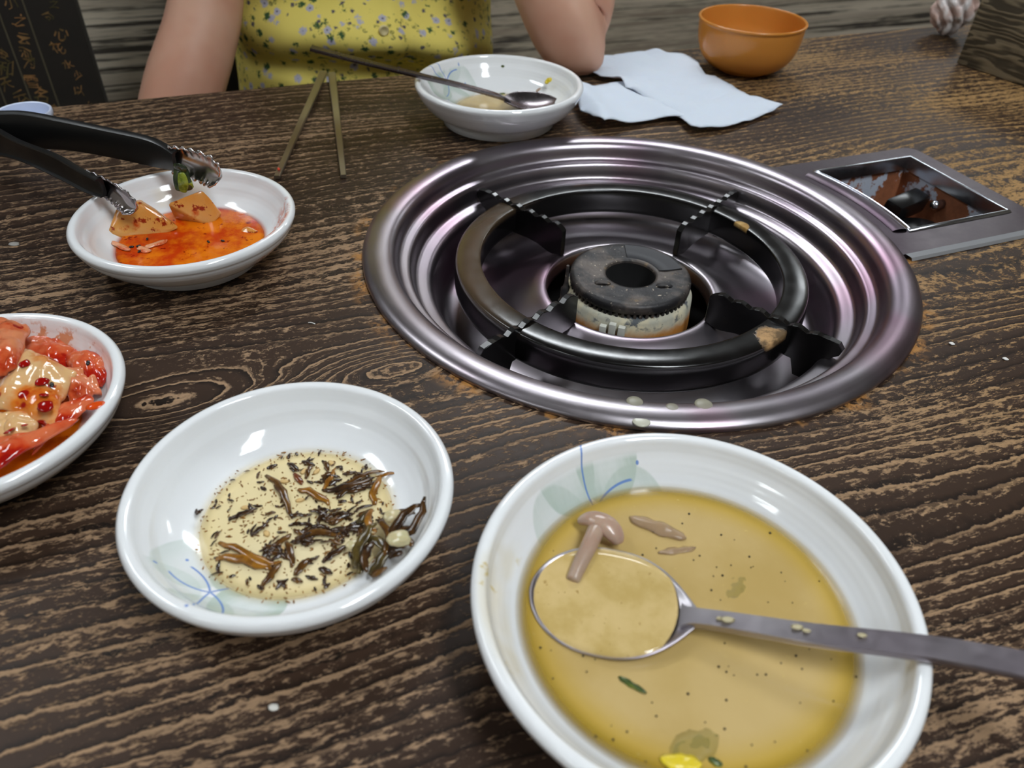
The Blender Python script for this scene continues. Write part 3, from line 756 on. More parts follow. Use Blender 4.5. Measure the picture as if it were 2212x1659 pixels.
for (p0, p1, w, mm, bend, lab) in (
    ((466, 1208), (586, 1234), .0021, mh_amber, .10, 'long amber shred at the broth edge nearest the blue stamens'),
    ((474, 1170), (606, 1218), .0016, mh_amber, -.05, 'long thin amber shred just behind the one nearest the blue stamens'),
    ((574, 1026), (634, 1118), .0015, mh_mid, .06, 'long brown shred alone in the back left of broth'),
    ((645, 1056), (712, 1090), .0017, mh_amber, .08, 'amber club shaped shred in the middle back of broth'),
    ((700, 1062), (724, 1010), .0011, mh_amber, .0, 'thin upright amber shred at the back centre of broth'),
    ((806, 1090), (826, 1028), .0017, mh_amber, .05, 'amber shred standing right of the back herb clump'),
    ((816, 1029), (860, 1020), .0009, mh_amber, .0, 'thin orange stem reaching out of the broth to right'),
    ((496, 1122), (556, 1098), .0012, mh_dark, .0, 'dark knotted shred at left of the broth'),
    ((543, 1158), (578, 1130), .0010, mh_dark, .0, 'dark straight shred between left knot and centre'),
    ((566, 1266), (604, 1214), .0016, mh_mid, -.06, 'brown shred pointing out at the front of broth'),
    ((638, 1243), (668, 1206), .0018, mh_mid, .0, 'reddish brown shred at the front centre of broth'),
    ((618, 1170), (630, 1226), .0015, mh_mid, .05, 'brown upright shred left of the front centre one'),
    ((650, 1226), (690, 1200), .0009, mh_dark, .0, 'thin dark shred right of the front centre one'),
    ((696, 1214), (750, 1178), .0015, mh_dark, .0, 'dark straight shred left of the big herb clump'),
    ((638, 1160), (755, 1160), .0018, mh_mid, .05, 'glossy olive shred across the dark middle clump'),
    ((586, 1180), (628, 1152), .0014, mh_mid, -.1, 'curved brown shred above the front fork of shreds'),
    ((728, 1078), (808, 1044), .0017, mh_dark, .12, 'dark curved shred along the front of back clump'),
    ((696, 1058), (808, 1030), .0017, mh_dark, -.12, 'dark shred along the back of the back clump'),
    ((724, 1064), (790, 1056), .0019, mh_dark, .0, 'wide dark shred in the middle of the back clump'),
    ((740, 1050), (830, 1016), .0012, mh_mid, .06, 'brown twig across the top of the back clump'),
    ((652, 996), (680, 1006), .0011, mh_dark, .0, 'short dark shred at the back rim of the broth'),
    ((622, 1000), (646, 1018), .0012, mh_dark, .0, 'short dark shred left of the back rim one'),
    ((660, 1034), (676, 1002), .0011, mh_mid, .05, 'short brown shred slanting under the back rim one'),
    ((700, 996), (708, 1020), .0011, mh_mid, .05, 'short brown shred right of the back rim one'),
    ((576, 1012), (600, 1004), .0010, mh_dark, .0, 'short dark shred at the back left rim of broth'),
    ((636, 1022), (652, 1046), .0013, herbmat('red_herb', (96, 46, 18), (130, 70, 30)), .0, 'reddish shred right behind the amber club'),
    ((690, 1226), (718, 1240), .0013, mh_dark, .0, 'short dark shred at the near right of the broth'),
    ((630, 1250), (654, 1258), .0011, mh_mid, .0, 'short brown shred nearest the front rim of broth')):
    lay_shred(p0, p1, ZH+.0006, w, mm, lab, bend, seed=hash(p0) % 97)
# dark central clump and the clump against the wall: individual shreds
rnd = random.Random(5)
var = [(shred_mesh(L, w, b, s, mm)) for s, (L, w, b, mm) in enumerate(((.0064, .00085, .08, mh_dark), (.0050, .00085, -.10, mh_dark), (.0082, .00095, .12, mh_dark), (.0042, .0008, .08, mh_mid), (.0058, .0010, -.07, mh_mid), (.0034, .0008, .05, mh_dark)))]
def put_shred(x_, y_, z_, ang, k, label, group, tilt=0., sc=1.):
    o = bpy.data.objects.new('herb_shred', var[k]); COL.objects.link(o); o.location = (x_, y_, TZ+z_); o.rotation_euler = (rnd.uniform(-.5, .5), tilt, ang); o.scale = (sc, sc, sc)
    return tag(o, label, 'herb', group)
spots = []
for k in range(46):
    q = (rnd.uniform(635, 790), rnd.uniform(1100, 1175)); p = at(*q, ZH+.0008)
    put_shred(p.x, p.y, p.z+rnd.uniform(0, .0008), rnd.gauss(.45, .55), rnd.choice((0, 1, 2, 2, 4)), 'dark herb shred in the loose pile at the middle of broth', 'herb shreds of the middle pile')
for k in range(16):
    q = (rnd.uniform(700, 800), rnd.uniform(1020, 1070)); p = at(*q, ZH+.0008)
    put_shred(p.x, p.y, p.z, rnd.gauss(.2, .4), rnd.choice((0, 1, 2, 4)), 'dark herb shred in the pile at the back of broth', 'herb shreds of the back pile')
for k in range(14):
    q = (rnd.uniform(570, 640), rnd.uniform(1170, 1215)); p = at(*q, ZH+.0008)
    put_shred(p.x, p.y, p.z, rnd.uniform(-1.2, 1.2), rnd.choice((0, 1, 3, 4)), 'brown herb shred in the pile at the front of broth', 'herb shreds of the front pile')
n = 0
while n < 120:
    a, r = rnd.uniform(0, 2*PI), rh*.90*sqrt(rnd.random()); x_, y_ = HERB[0]+r*cos(a), HERB[1]+r*sin(a)
    put_shred(x_, y_, ZH+.0005, rnd.uniform(0, PI), rnd.choice((0, 1, 3, 5, 5, 5)), 'small herb shred afloat alone in the broth', 'small loose herb shreds', 0, rnd.uniform(.55, 1.0)); n += 1
bm = bmesh.new()
for k in range(700):
    a, r = rnd.uniform(0, 2*PI), rh*.95*sqrt(rnd.random()); s = rnd.uniform(.00015, .0004)
    mx = Matrix.Translation((HERB[0]+r*cos(a), HERB[1]+r*sin(a), ZH+.0002)) @ Matrix.Rotation(rnd.uniform(0, PI), 4, 'Z') @ Matrix.Diagonal((rnd.uniform(1, 3.5), 1, .5, 1))
    bmesh.ops.create_icosphere(bm, subdivisions=1, radius=s, matrix=mx)
o = bmobj('herb_crumbs', bm, mh_amber, None, (0, 0, TZ)); tag(o, 'fine brown herb crumbs strewn over the pale broth', 'herb crumbs', kind='stuff')
mseed = M('sesame_pale', lin(206, 172, 112), .4)
for k, q in enumerate(((614, 1040), (684, 1018), (576, 1152), (530, 1096), (656, 1018), (716, 1000), (648, 1080), (608, 1188))):
    p = at(*q, ZH+.0004); o = lathe('sesame_seed', [(0, .0006), (.0009, .0004), (.0013, 0), (.0009, -.0004), (0, -.0005)], mseed, None, W3(p), seg=12)
    o.scale = (1.5, .9, 1); o.rotation_euler = (0, 0, k*1.1); tag(o, 'pale flat seed in the cream broth', 'seed', 'pale seeds in the broth')
# clump against the right wall of the bowl
cl = [((770, 1230), (812, 1130), .0026, mh_olive, .012, .020), ((796, 1242), (846, 1150), .0026, mh_olive, .014, .019), ((822, 1120), (828, 1200), .0022, mh_mid, .017, .018), ((800, 1100), (812, 1150), .0020, mh_amber, .014, .016),
      ((836, 1170), (912, 1090), .0026, mh_dark, .017, .024), ((850, 1180), (920, 1074), .0022, mh_dark, .018, .026), ((826, 1120), (896, 1112), .0018, mh_dark, .014, .020), ((770, 1130), (800, 1100), .0022, mh_olive, .012, .014),
      ((780, 1200), (776, 1240), .0024, mh_olive, .013, .014), ((800, 1240), (836, 1226), .0024, mh_mid, .014, .019), ((830, 1196), (880, 1176), .0028, mh_dark, .017, .021), ((846, 1140), (900, 1140), .0030, mh_dark, .016, .022),
      ((780, 1160), (830, 1190), .0026, mh_olive, .015, .017), ((760, 1180), (800, 1190), .0020, mh_mid, .012, .014), ((840, 1206), (870, 1196), .0022, mh_dark, .018, .021), ((806, 1170), (790, 1236), .0022, mh_dark, .017, .016), ((850, 1160), (890, 1180), .0024, mh_mid, .018, .021)]
for k, (p0, p1, w, mm, z0, z1) in enumerate(cl):
    lay_shred(p0, p1, z0, w*.8, mm, 'glossy dark herb shred in the wet clump on right wall of broth bowl', .12*(-1)**k, 'herb shreds of the wall clump', z1, seed=k+20)
mgar = M('garlic', lin(196, 178, 138), .25); mgar.set('Subsurface Weight', .2)
for (q, z, s, lab) in (((864, 1164), .0225, .0042, 'pale garlic chunk on the wet herb clump nearest the rim'), ((852, 1116), .0195, .0036, 'pale garlic slice at the back of the wet herb clump'), ((768, 1178), .0150, .0032, 'whitish garlic bit at the left edge of the wet herb clump')):
    bm = bmesh.new(); bmesh.ops.create_icosphere(bm, subdivisions=3, radius=s)
    for w_ in bm.verts: w_.co = Vector((w_.co.x*1.15, w_.co.y*.7, w_.co.z*.45))*(1+.35*n3(w_.co, 330))
    o = bmobj('garlic_piece', bm, mgar, None, W3(at(*q, z))); o.rotation_euler = (.3, .2, .4); tag(o, lab, 'garlic')
p = at(426, 1106, .013)
for k, (dx_, a_) in enumerate(((0, .6), (.0012, -.4))):
    o = put_shred(p.x+dx_, p.y, .0132, a_+1.5, 5, ('brown seed husk alone on the left wall of broth bowl', 'second brown seed husk touching the lone one')[k], None, sc=.95); o.data = var[5]

# ---- radish kimchi
ZR = .0112; rr_ = r_at(inR, ZR)+.0008
def kimsauce(name):
    m = M(name, rough=.08, spec=.6); n = m.noise(None, 46, 5, .65); b = m.noise(None, 150, 4, .65); x, y, z = m.obj(); r = (x*x+y*y).op('SQRT')
    c = m.mix(n.step(.40, .62), lin(196, 58, 10), lin(226, 118, 14)); c = m.mix(b.step(.60, .67), c, lin(140, 20, 6)); c = m.mix((n*.5+b*.5).step(.36, .28), c, lin(206, 104, 70))
    m.set('Base Color', c); m.bump(n*.6+b*.4, .35, .0012); m.set('Alpha', r.step(rr_, rr_-.006)); return m
msauce = kimsauce('red_brine')
pool('kimchi_brine', 'orange red brine in the radish kimchi bowl', 'sauce', *RAD, rr_, ZR, msauce, dome=.0004)
def radishmat():
    m = M('pickled_radish', rough=.16); n = m.noise(None, 90, 4, .6); b = m.noise(None, 240, 3, .6); l = m.noise(None, 36, 2, .5)
    c = m.mix(l.step(.3, .7), lin(204, 130, 50), lin(212, 156, 84)); c = m.mix((n*.6+l*.4).step(.56, .66), c, lin(190, 76, 16)); c = m.mix((b*.6+n*.4).step(.565, .62), c, lin(140, 40, 10))
    m.set('Base Color', c); m.bump(n*.5+b*.5, .35, .0010); m.set('Subsurface Weight', .15); m.set('Subsurface Radius', (.006, .003, .001)); return m
mrad = radishmat()
def chunk(name, label, front, back, z, parentless=True):
    P = [at(*q, zz) for q, zz in front]+[at(*q, zz) for q, zz in back]
    c0 = sum(P, Vector())/len(P); o = hull(name, [p-c0 for p in P], mrad, None, .0012, 2, 3, .0004); o.location = W3(c0)
    return tag(o, label, 'radish')
chunk('radish_piece', 'large wedge of pickled radish gripped by left tong tip', [((230, 512), .0115), ((250, 452), .0255), ((300, 436), .0290), ((388, 492), .0135), ((345, 514), .0085), ((262, 520), .0085)], [((265, 438), .0255), ((305, 430), .0270), ((372, 478), .0115), ((246, 470), .012)], 0)
chunk('radish_piece', 'pickled radish cube behind the wedge in the red brine', [((361, 440), .0250), ((378, 474), .0110), ((456, 491), .0085), ((480, 462), .0140), ((452, 430), .0240), ((438, 411), .0300)], [((372, 438), .0230), ((436, 414), .0270), ((470, 450), .012), ((385, 468), .009)], 0)
chunk('radish_piece', 'low sunken radish piece by the right wall of the brine', [((508, 510), .0095), ((530, 488), .0135), ((560, 500), .0120), ((540, 516), .0095)], [((520, 500), .008), ((552, 494), .009)], 0)
mscrap = radishmat(); mscrap.mat.name = 'pale_kimchi_scrap'
def scrapmat():
    m = M('pale_leaf_scrap', rough=.15); n = m.noise(None, 150, 3, .6); m.set('Base Color', m.mix(n.step(.4, .65), lin(226, 160, 120), lin(206, 92, 44))); m.bump(n, .2, .0006); return m
mps = scrapmat()
for (q, dim, rz, lab) in (((262, 533), (.0085, .0022, .0012), -.55, 'pale cabbage strip at the front left of the red brine'), ((338, 528), (.0068, .0026, .0012), .75, 'pale cabbage strip in the middle front of the red brine'), ((312, 540), (.0050, .0026, .0010), -.5, 'small pale cabbage scrap against the front wall in brine')):
    sdish('cabbage_scrap', q, ZR+.0006, mps, dim, rz, lab, 'kimchi', 8)
mbs = M('black_sesame', lin(22, 20, 20), .25)
for k, (q, zz) in enumerate((((284, 533), ZR), ((299, 531), ZR), ((301, 543), ZR), ((318, 516), ZR), ((450, 522), ZR), ((481, 520), ZR))):
    o = lathe('black_sesame_seed', [(0, .0006), (.0006, .0004), (.0008, 0), (.0006, -.0004), (0, -.0005)], mbs, None, W3(at(*q, zz+.0008)), seg=12); o.scale = (1.9, .95, 1); o.rotation_euler = (0, 0, .3+k*.5)
    tag(o, 'black sesame seed floating in the red brine', 'seed', 'black sesame seeds in the red brine')

# ---- cabbage kimchi
ZK = .0105; rk = r_at(inK, ZK)+.001
rr_ = rk; msauce2 = kimsauce('kimchi_sauce')
pool('kimchi_sauce', 'red orange sauce under the cabbage kimchi', 'sauce', *KIM, rk, ZK, msauce2, dome=.002)
def leafmat(name, pale, mid, red, amt):
    m = M(name, rough=.11, spec=.6); n = m.noise(None, 30, 4, .6); b = m.noise(None, 85, 4, .6); f = m.noise(None, 210, 2, .5)
    v_, _, _ = m.voro(None, 95)
    c = m.mix((n*.7+b*.3).step(amt, amt+.14), lin(*pale), lin(*mid)); c = m.mix((n*.5+b*.5).step(amt+.10, amt+.2), c, lin(*red))
    c = m.mix(v_.step(.26, .20)*n.step(.46, .52), c, lin(150, 14, 8)); m.set('Base Color', c)
    m.bump(n*.4+b*.35+f*.25, .55, .0022); m.set('Subsurface Weight', .12); m.set('Subsurface Radius', (.006, .003, .001)); return m
ml_pale = leafmat('pale_kimchi_leaf', (218, 176, 124), (212, 122, 40), (190, 58, 14), .46)
ml_red = leafmat('red_kimchi_leaf', (214, 110, 70), (196, 62, 24), (168, 26, 12), .40)
ml_pink = leafmat('pinkish_kimchi_leaf', (214, 132, 92), (204, 90, 48), (176, 46, 18), .46)
def leaf(label, corners, mat, amp=.002, seed=0, thick=.0022, crown=.004):
    """a limp leaf patch spanned over four points (p, z), wavy and thick"""
    A, B, C_, D = [at(*q, z) for q, z in corners]; c0 = (A+B+C_+D)/4; n = 22; v, f = [], []
    for i in range(n+1):
        for k in range(n+1):
            s, t = i/n, k/n
            e = .06*n3((s*3, t*3, seed), 1.)
            p = (A*(1-s)+B*s)*(1-t)+(D*(1-s)+C_*s)*t
            ed = sin(PI*s)**.5*sin(PI*t)**.5
            p = p+Vector((e*.02, e*.02, 0))+Vector((0, 0, 1))*(crown*ed+amp*n3((s*3.1, t*2.2, seed+5), 1.4)+amp*.5*n3((s*7, t*6, seed), 1.2))
            rim = 1-min(s, 1-s, t, 1-t)*6
            if rim > 0: p = p+(c0-p)*.07*rim*(.6+n3((s*9, t*9, seed+2), 1.))
            v.append(p-c0)
    for i in range(n):
        for k in range(n): f.append((i*(n+1)+k, i*(n+1)+k+1, (i+1)*(n+1)+k+1, (i+1)*(n+1)+k))
    o = obj('kimchi_leaf', v, f, mat, None, W3(c0)); solid(o, thick); subd(o, 1); return tag(o, label, 'kimchi')
leaf('red kimchi leaf lining the back wall of the kimchi bowl', [((30, 730), .016), ((150, 738), .017), ((190, 800), .015), ((60, 820), .013)], ml_red, .0016, 1)
leaf('orange red kimchi leaf at the right wall of the kimchi bowl', [((150, 768), .020), ((214, 770), .021), ((234, 830), .018), ((170, 840), .016)], ml_red, .0016, 2)
leaf('large pale cabbage leaf on top of the kimchi', [((42, 742), .028), ((172, 800), .024), ((120, 930), .021), ((-50, 880), .025)], ml_pale, .0022, 3, .003, .007)
leaf('pinkish pale leaf tip right of the large pale leaf', [((110, 790), .024), ((208, 795), .021), ((222, 852), .018), ((150, 872), .019)], ml_pink, .0018, 4, .0024, .003)
leaf('crumpled red leaf at the upper left over the kimchi', [((-60, 690), .028), ((64, 712), .027), ((28, 800), .031), ((-60, 860), .029)], ml_pink, .0026, 5, .003, .006)
leaf('red leaf lying along the near wall of the kimchi bowl', [((100, 888), .020), ((196, 850), .0225), ((216, 868), .0215), ((60, 985), .018)], ml_red, .0014, 6, .0022, .003)
leaf('orange leaf at the near left in the kimchi bowl', [((-40, 900), .023), ((90, 900), .021), ((60, 970), .018), ((-40, 1000), .017)], ml_pale, .0020, 7, .0026, .004)
leaf('deep red leaf at the near left wall of the kimchi bowl', [((-60, 965), .0215), ((70, 955), .0215), ((180, 905), .0225), ((-60, 1050), .0235)], ml_red, .0014, 9, .0022, .003)
for k, (q, zz) in enumerate((((190, 784), .0252), ((112, 831), .0300), ((18, 715), .0330))):
    o = lathe('black_sesame_seed', [(0, .0007), (.0008, .0005), (.0011, 0), (.0008, -.0005), (0, -.0006)], mbs, None, W3(at(*q, zz)), seg=14); o.scale = (.85, 1.4, 1); o.rotation_euler = (.3, 0, .2+k*.3)
    tag(o, ('black sesame seed on the right part of the cabbage kimchi', 'black sesame seed on the middle of the large pale leaf', 'dark seed on the crumpled red kimchi leaf')[k], 'seed')
mflake = M('chili_flake', lin(150, 12, 8), .1)
for k, (q, zz, s) in enumerate((((97, 878), .0295, .0040), ((90, 824), .0310, .0032), ((52, 786), .0325, .0030), ((100, 800), .0300, .0018), ((94, 853), .0298, .0026), ((54, 918), .0270, .0018), ((20, 930), .0270, .0026))):
    bm = bmesh.new(); bmesh.ops.create_icosphere(bm, subdivisions=2, radius=s*.85)
    for w_ in bm.verts: w_.co = Vector((w_.co.x, w_.co.y*.8, w_.co.z*.22))*(1+.4*n3(w_.co+Vector((k, 0, 0)), 300))
    o = bmobj('chili_flake', bm, mflake, None, W3(at(*q, zz))); o.rotation_euler = (.4, 0, k*.7); tag(o, ('largest dark red chili flake near the middle of the pale kimchi leaf', 'red chili flake touching the middle black seed on the pale leaf', 'red chili flake at the back left of the pale kimchi leaf', 'tiny red chili flake behind the middle black seed',
             'red chili flake just behind the largest one', 'red chili flake on the front part of the kimchi', 'red chili flake on the kimchi nearest the left photo edge')[k], 'chili flake', 'chili flakes on the kimchi')
bm = bmesh.new(); bmesh.ops.create_icosphere(bm, subdivisions=2, radius=.0035)
for w_ in bm.verts: w_.co = Vector((w_.co.x*1.2, w_.co.y*.7, w_.co.z*.3))
o = bmobj('chili_flake', bm, M('chili_smear', lin(214, 74, 16), .15), None, W3(at(207, 876, .0296))); o.rotation_euler = (0, 0, .5); tag(o, 'orange chili smear on the rim of the kimchi bowl', 'chili flake')

# ------------------------------------------------------------------ tongs
tongs = thing('tongs', 'black coated kitchen tongs with toothed steel tips over the radish bowl', 'tongs', W3(at(230, 380, .04)))
t0 = at(230, 380, .04)
mtong = M('black_coated_metal', lin(22, 22, 22), .34, .0, .5); nn = mtong.noise(None, 60, 3); mtong.set('Roughness', nn*.2+.24)
mtip = steel('tip_steel', (188, 186, 184), .20, 0, False)
SECT = [(-.0020, -1), (-.0004, -1), (.0006, -.9), (.0010, -.6), (.0010, .6), (.0006, .9), (-.0004, 1), (-.0020, 1), (-.0022, .88), (-.0010, .8), (-.0006, .5), (-.0006, -.5), (-.0010, -.8), (-.0022, -.88)]
def arm(pts, hs, flip):
    P = cat([p-t0 for p in pts], 8); n = len(P); H = [h[0] for h in cat([(h, 0, 0) for h in hs], 8)]
    sec = [((-a if flip else a), b) for a, b in SECT]
    v, f = sweep(P, sec, [(1.6, h) for h in H]); return obj('arm', v, f, mtong, tongs, sharp=40), P[-1]
def tongtip(parent, pts, wid, flip, curl=.004):
    P = cat([p-t0 for p in pts], 12); n = len(P); K = 10; v, f = [], []
    for i, p in enumerate(P):
        t = (P[min(i+1, n-1)]-P[max(i-1, 0)]).normalized(); side = t.cross(Vector((0, 0, 1))).normalized(); u = side.cross(t)
        s = i/(n-1); w = wid*(.80+.35*s)*(1 if s < .72 else sqrt(max(.0, 1-((s-.72)/.285)**2)))
        for k in range(K+1):
            q = k/K*2-1; tooth = 1+.10*sin(i*1.25)*(abs(q) > .9)
            b = (1-q*q)*curl*(-1 if flip else 1)+.0003*sin(i*1.6)*(abs(q) > .6)
            v.append(p+u*(w*q*tooth)+side*b)
    for i in range(n-1):
        for k in range(K): f.append((i*(K+1)+k, i*(K+1)+k+1, (i+1)*(K+1)+k+1, (i+1)*(K+1)+k))
    o = obj('steel_tip', v, f, mtip, parent, sharp=60); solid(o, .0009, 0); return o
hg = at(-14, 288, .038)
armA, _ = arm([at(-60, 285, .034), hg, at(60, 284, .0425), at(140, 293, .0450), at(230, 310, .0455), at(330, 332, .0455), at(378, 350, .0445)], [.0120, .0135, .0125, .0105, .0098, .0095, .0062], False)
armB, _ = arm([at(-60, 296, .030), at(-10, 300, .036), at(50, 324, .0390), at(130, 358, .0405), at(185, 388, .0405), at(222, 404, .0400)], [.0105, .0105, .0072, .0080, .0072, .0058], True)
tongtip(armA, [at(366, 346, .0450), at(400, 352, .0440), at(440, 366, .0420), at(470, 388, .0370)], .0106, True)
tongtip(armB, [at(192, 390, .0405), at(226, 408, .0395), at(256, 428, .0365), at(288, 458, .0290)], .0082, True)
hb = at(-40, 268, .034)-t0
v, f = sweep(cat([at(-70, 285, .033)-t0, at(-100, 292, .032)-t0, at(-70, 298, .031)-t0], 8), [(a*1.6, b*.0105) for a, b in SECT]); obj('hinge', v, f, mtong, tongs, sharp=40)
# wilted green caught in the tip
kg = thing('kimchi_green', 'wilted dark green leaf scrap hanging from right tong tip', 'kimchi', W3(at(412, 384, .034)))
g0 = at(412, 384, .034); mg1 = herbmat('dark_wilted_leaf', (30, 40, 26), (50, 62, 30)); mg2 = herbmat('bright_wilted_leaf', (80, 100, 22), (134, 150, 50))
for k, (q0, z0, q1, z1, w, mm) in enumerate((((398, 358), .040, (402, 412), .026, .0026, mg1), ((412, 362), .040, (424, 410), .0265, .0026, mg1), ((406, 372), .038, (410, 414), .0255, .0022, mg2), ((420, 384), .034, (428, 406), .0275, .0022, mg2), ((392, 360), .040, (418, 368), .039, .0024, mg1))):
    a, b = at(*q0, z0)-g0+Vector((.0, -.009, .004)), at(*q1, z1)-g0+Vector((0, -.009, .004)); P = cat([a, (a+b)/2+Vector((.001*(-1)**k, -.001, .0005)), b], 5); n = len(P)
    v, f = sweep(P, circ(8), [(1.5*w*(.5+.6*sin(PI*(i+.5)/n)), w*.45) for i in range(n)], Vector((0, 1, .2))); subd(obj('leaf_strand', v, f, mm, kg), 1)

# ------------------------------------------------------------------ chopsticks
mst = MT['stick_steel']
def chop(q0, q1, label):
    a, b = at(*q0, .0022), at(*q1, .0040); c0 = (a+b)/2
    P = [a+(b-a)*(k/10)-c0 for k in range(11)]; sec = [(-1, -.55), (-.8, -1), (.8, -1), (1, -.55), (1, .55), (.8, 1), (-.8, 1), (-1, .55)]
    v, f = sweep(P, sec, [(.0021+.0014*(k/10), .0013+.0006*(k/10)) for k in range(11)])
    o = obj('chopstick', v, f, mst, None, W3(c0), sharp=25); tag(o, label, 'chopstick', 'pair of metal chopsticks'); return o
chop((598, 383), (699, 157), 'slanting flat metal chopstick with a red speck, nearer the radish bowl')
chop((742, 381), (717, 160), 'upright flat metal chopstick nearer the far soup bowl')
bm = bmesh.new(); bmesh.ops.create_icosphere(bm, subdivisions=2, radius=.0011)
o = bmobj('chili_speck', bm, M('red_speck', lin(220, 70, 44), .3), None, W3(at(602, 365, .0046))); tag(o, 'tiny red chili speck on the slanting chopstick tip', 'chili flake')

# ------------------------------------------------------------------ napkins
mnap = M('white_tissue', lin(214, 219, 230), .9, 0, .2); nn = mnap.noise(None, 220, 3, .6); mnap.bump(nn, .25, .0006); mnap.set('Subsurface Weight', .1)
def napkin(name, label, outline, hfun, n_smooth=3):
    P = [at(*q, .001) for q in outline]; c0 = sum(P, Vector())/len(P)
    P = [Vector((p.x-c0.x, p.y-c0.y, 0)) for p in P]
    # dense outline, filled and refined
    D = []
    for i in range(len(P)):
        a, b = P[i], P[(i+1) % len(P)]; k = max(1, int((b-a).length/.006))
        for t in range(k): D.append(a+(b-a)*t/k+Vector((.0006*n3((i, t, 1), 2.3), .0006*n3((t, i, 4), 2.3), 0)))
    bm = bmesh.new(); vs = [bm.verts.new(p) for p in D]; es = [bm.edges.new((vs[i], vs[(i+1) % len(vs)])) for i in range(len(vs))]
    bmesh.ops.triangle_fill(bm, edges=es, use_beauty=True)
    for _ in range(4):
        lg = [e for e in bm.edges if e.calc_length() > .0055]
        if not lg: break
        bmesh.ops.subdivide_edges(bm, edges=lg, cuts=1, use_grid_fill=False); bmesh.ops.triangulate(bm, faces=[f for f in bm.faces if len(f.verts) > 3]); bmesh.ops.beautify_fill(bm, faces=bm.faces, edges=bm.edges)
    for w in bm.verts: w.co.z = hfun(w.co.x+c0.x, w.co.y+c0.y)
    o = bmobj(name, bm, mnap, None, (c0.x, c0.y, TZ+.0008)); solid(o, .0007, 1); return tag(o, label, 'napkin')
def seg_d(p, a, b):
    ab = b-a; t = max(0, min(1, (p-a).dot(ab)/ab.dot(ab))); return (p-a-ab*t).length, t
F1 = (at(1325, 190, 0), at(1500, 262, 0)); F2 = (at(1440, 122), at(1620, 226))
def h1(x_, y_):
    p = Vector((x_, y_, 0)); d, t = seg_d(p, *F1); d2, _ = seg_d(p, *F2)
    return .0016+.0075*math.exp(-(d/.012)**2)*(1-t*.5)+.004*math.exp(-(d2/.02)**2)+.0055*abs(n3((x_, y_, 0), 24))+.0022*abs(n3((x_, y_, 3), 60))
napkin('napkin', 'large crumpled white paper napkin between far bowl and orange bowl', [(1262, 160), (1272, 142), (1292, 130), (1340, 122), (1410, 116), (1436, 126), (1470, 131), (1505, 152), (1521, 175), (1542, 178), (1572, 196), (1610, 219), (1650, 230), (1688, 236), (1655, 252), (1600, 272), (1560, 284), (1510, 289), (1490, 286), (1466, 262), (1420, 240), (1390, 226), (1350, 206), (1335, 186), (1300, 176)], h1)
F3 = (at(1250, 212), at(1302, 284)); F4 = (at(1330, 206), at(1440, 258))
def h2(x_, y_):
    p = Vector((x_, y_, 0)); d, t = seg_d(p, *F3); d4, t4 = seg_d(p, *F4)
    return .0028+.009*math.exp(-(d/.016)**2)+.004*math.exp(-(d4/.012)**2)+.0026*abs(n3((x_, y_, 7), 30))
napkin('napkin', 'smaller folded white napkin piece at the front of the large one', [(1236, 222), (1252, 206), (1290, 194), (1318, 187), (1362, 184), (1420, 212), (1462, 236), (1480, 262), (1420, 265), (1385, 272), (1345, 278), (1303, 287), (1280, 276), (1252, 258), (1246, 240)], h2)

# ------------------------------------------------------------------ orange bowl
k_ = (CH-.049)/.28; OB = (.3069*k_, 1.1304*k_); ro = .0524
mor = M('orange_melamine', rough=.22, spec=.5); x, y, z = mor.obj(); nn = mor.noise(None, 30, 3)
r = (x*x+y*y).op('SQRT'); mor.set('Base Color', mor.mix(nn, lin(196, 126, 50), lin(206, 138, 62))); mor.set('Subsurface Weight', .15); mor.set('Subsurface Radius', (.01, .005, .002))
prof = [(0, .0025), (.022, .0025), (.024, .0), (.026, .0012)]+[(p.x, p.y) for p in cat([(.026, .0022), (.0360, .0062), (.0445, .0150), (.0492, .0270), (.0510, .0400), (.0512, .0455), (ro, .0470), (ro, .0484), (ro-.0012, .0490), (ro-.0027, .0478), (.0488, .0400), (.0470, .0275), (.0420, .0165), (.034, .0090), (.022, .0055), (0, .0045)], 5)]
o = lathe('orange_bowl', prof, mor, None, (OB[0], OB[1], TZ), 112); tag(o, 'empty orange plastic bowl at the back of the table', 'bowl')

# ------------------------------------------------------------------ white cup behind the tongs
mcup = M('white_plastic_cup', lin(214, 224, 246), .35)
cp = at(50, 241, .026)
prof = [(0, .0025), (.0155, .0025), (.0165, 0), (.0172, .001), (.0186, .0215), (.0194, .0225), (.0194, .0262), (.0187, .0268), (.0176, .0262), (.0170, .022), (.0160, .0045), (0, .0040)]
o = lathe('plastic_cup', prof, mcup, None, (cp.x, cp.y, TZ), 64, 50); tag(o, 'small white plastic cup behind the tongs at the left', 'cup')

# ------------------------------------------------------------------ wooden box with crumpled tissue
mbox = M('weathered_wood', rough=.75); x, y, z = mbox.obj()
kn_ = ((y-.030).pow(2.)*1.6+(z-.026).pow(2.)*3.).op('SQRT')
hh = z*160.+m_ if False else z*150.+mbox.noise(mbox.vec(x*4, y*4, z*20), 2, 3)*7.+mbox.math('EXPONENT', kn_*-70.)*7.
fr = hh.frac(); st = mbox.noise(mbox.vec(x*30, y*30, z*420), 1., 4, .6); pa = mbox.noise(None, 16, 3)
c = mbox.mix((fr.step(.3, .9)*.28+st*.72+(pa-.5)*.6).step(.34, .70), lin(70, 62, 48), lin(140, 127, 103)); mbox.set('Base Color', c); mbox.bump(fr.step(.2, .9)*.5+st*.5, .5, .0012)
b0 = at(2066, 137, 0); b1 = at(2212, 188, 0); dirb = (b1-b0).normalized(); angb = math.atan2(dirb.y, dirb.x)
wb = thing('wooden_box', 'weathered wooden table box with a knot at the far right corner', 'box', (b0.x, b0.y, TZ), angb+PI/2)
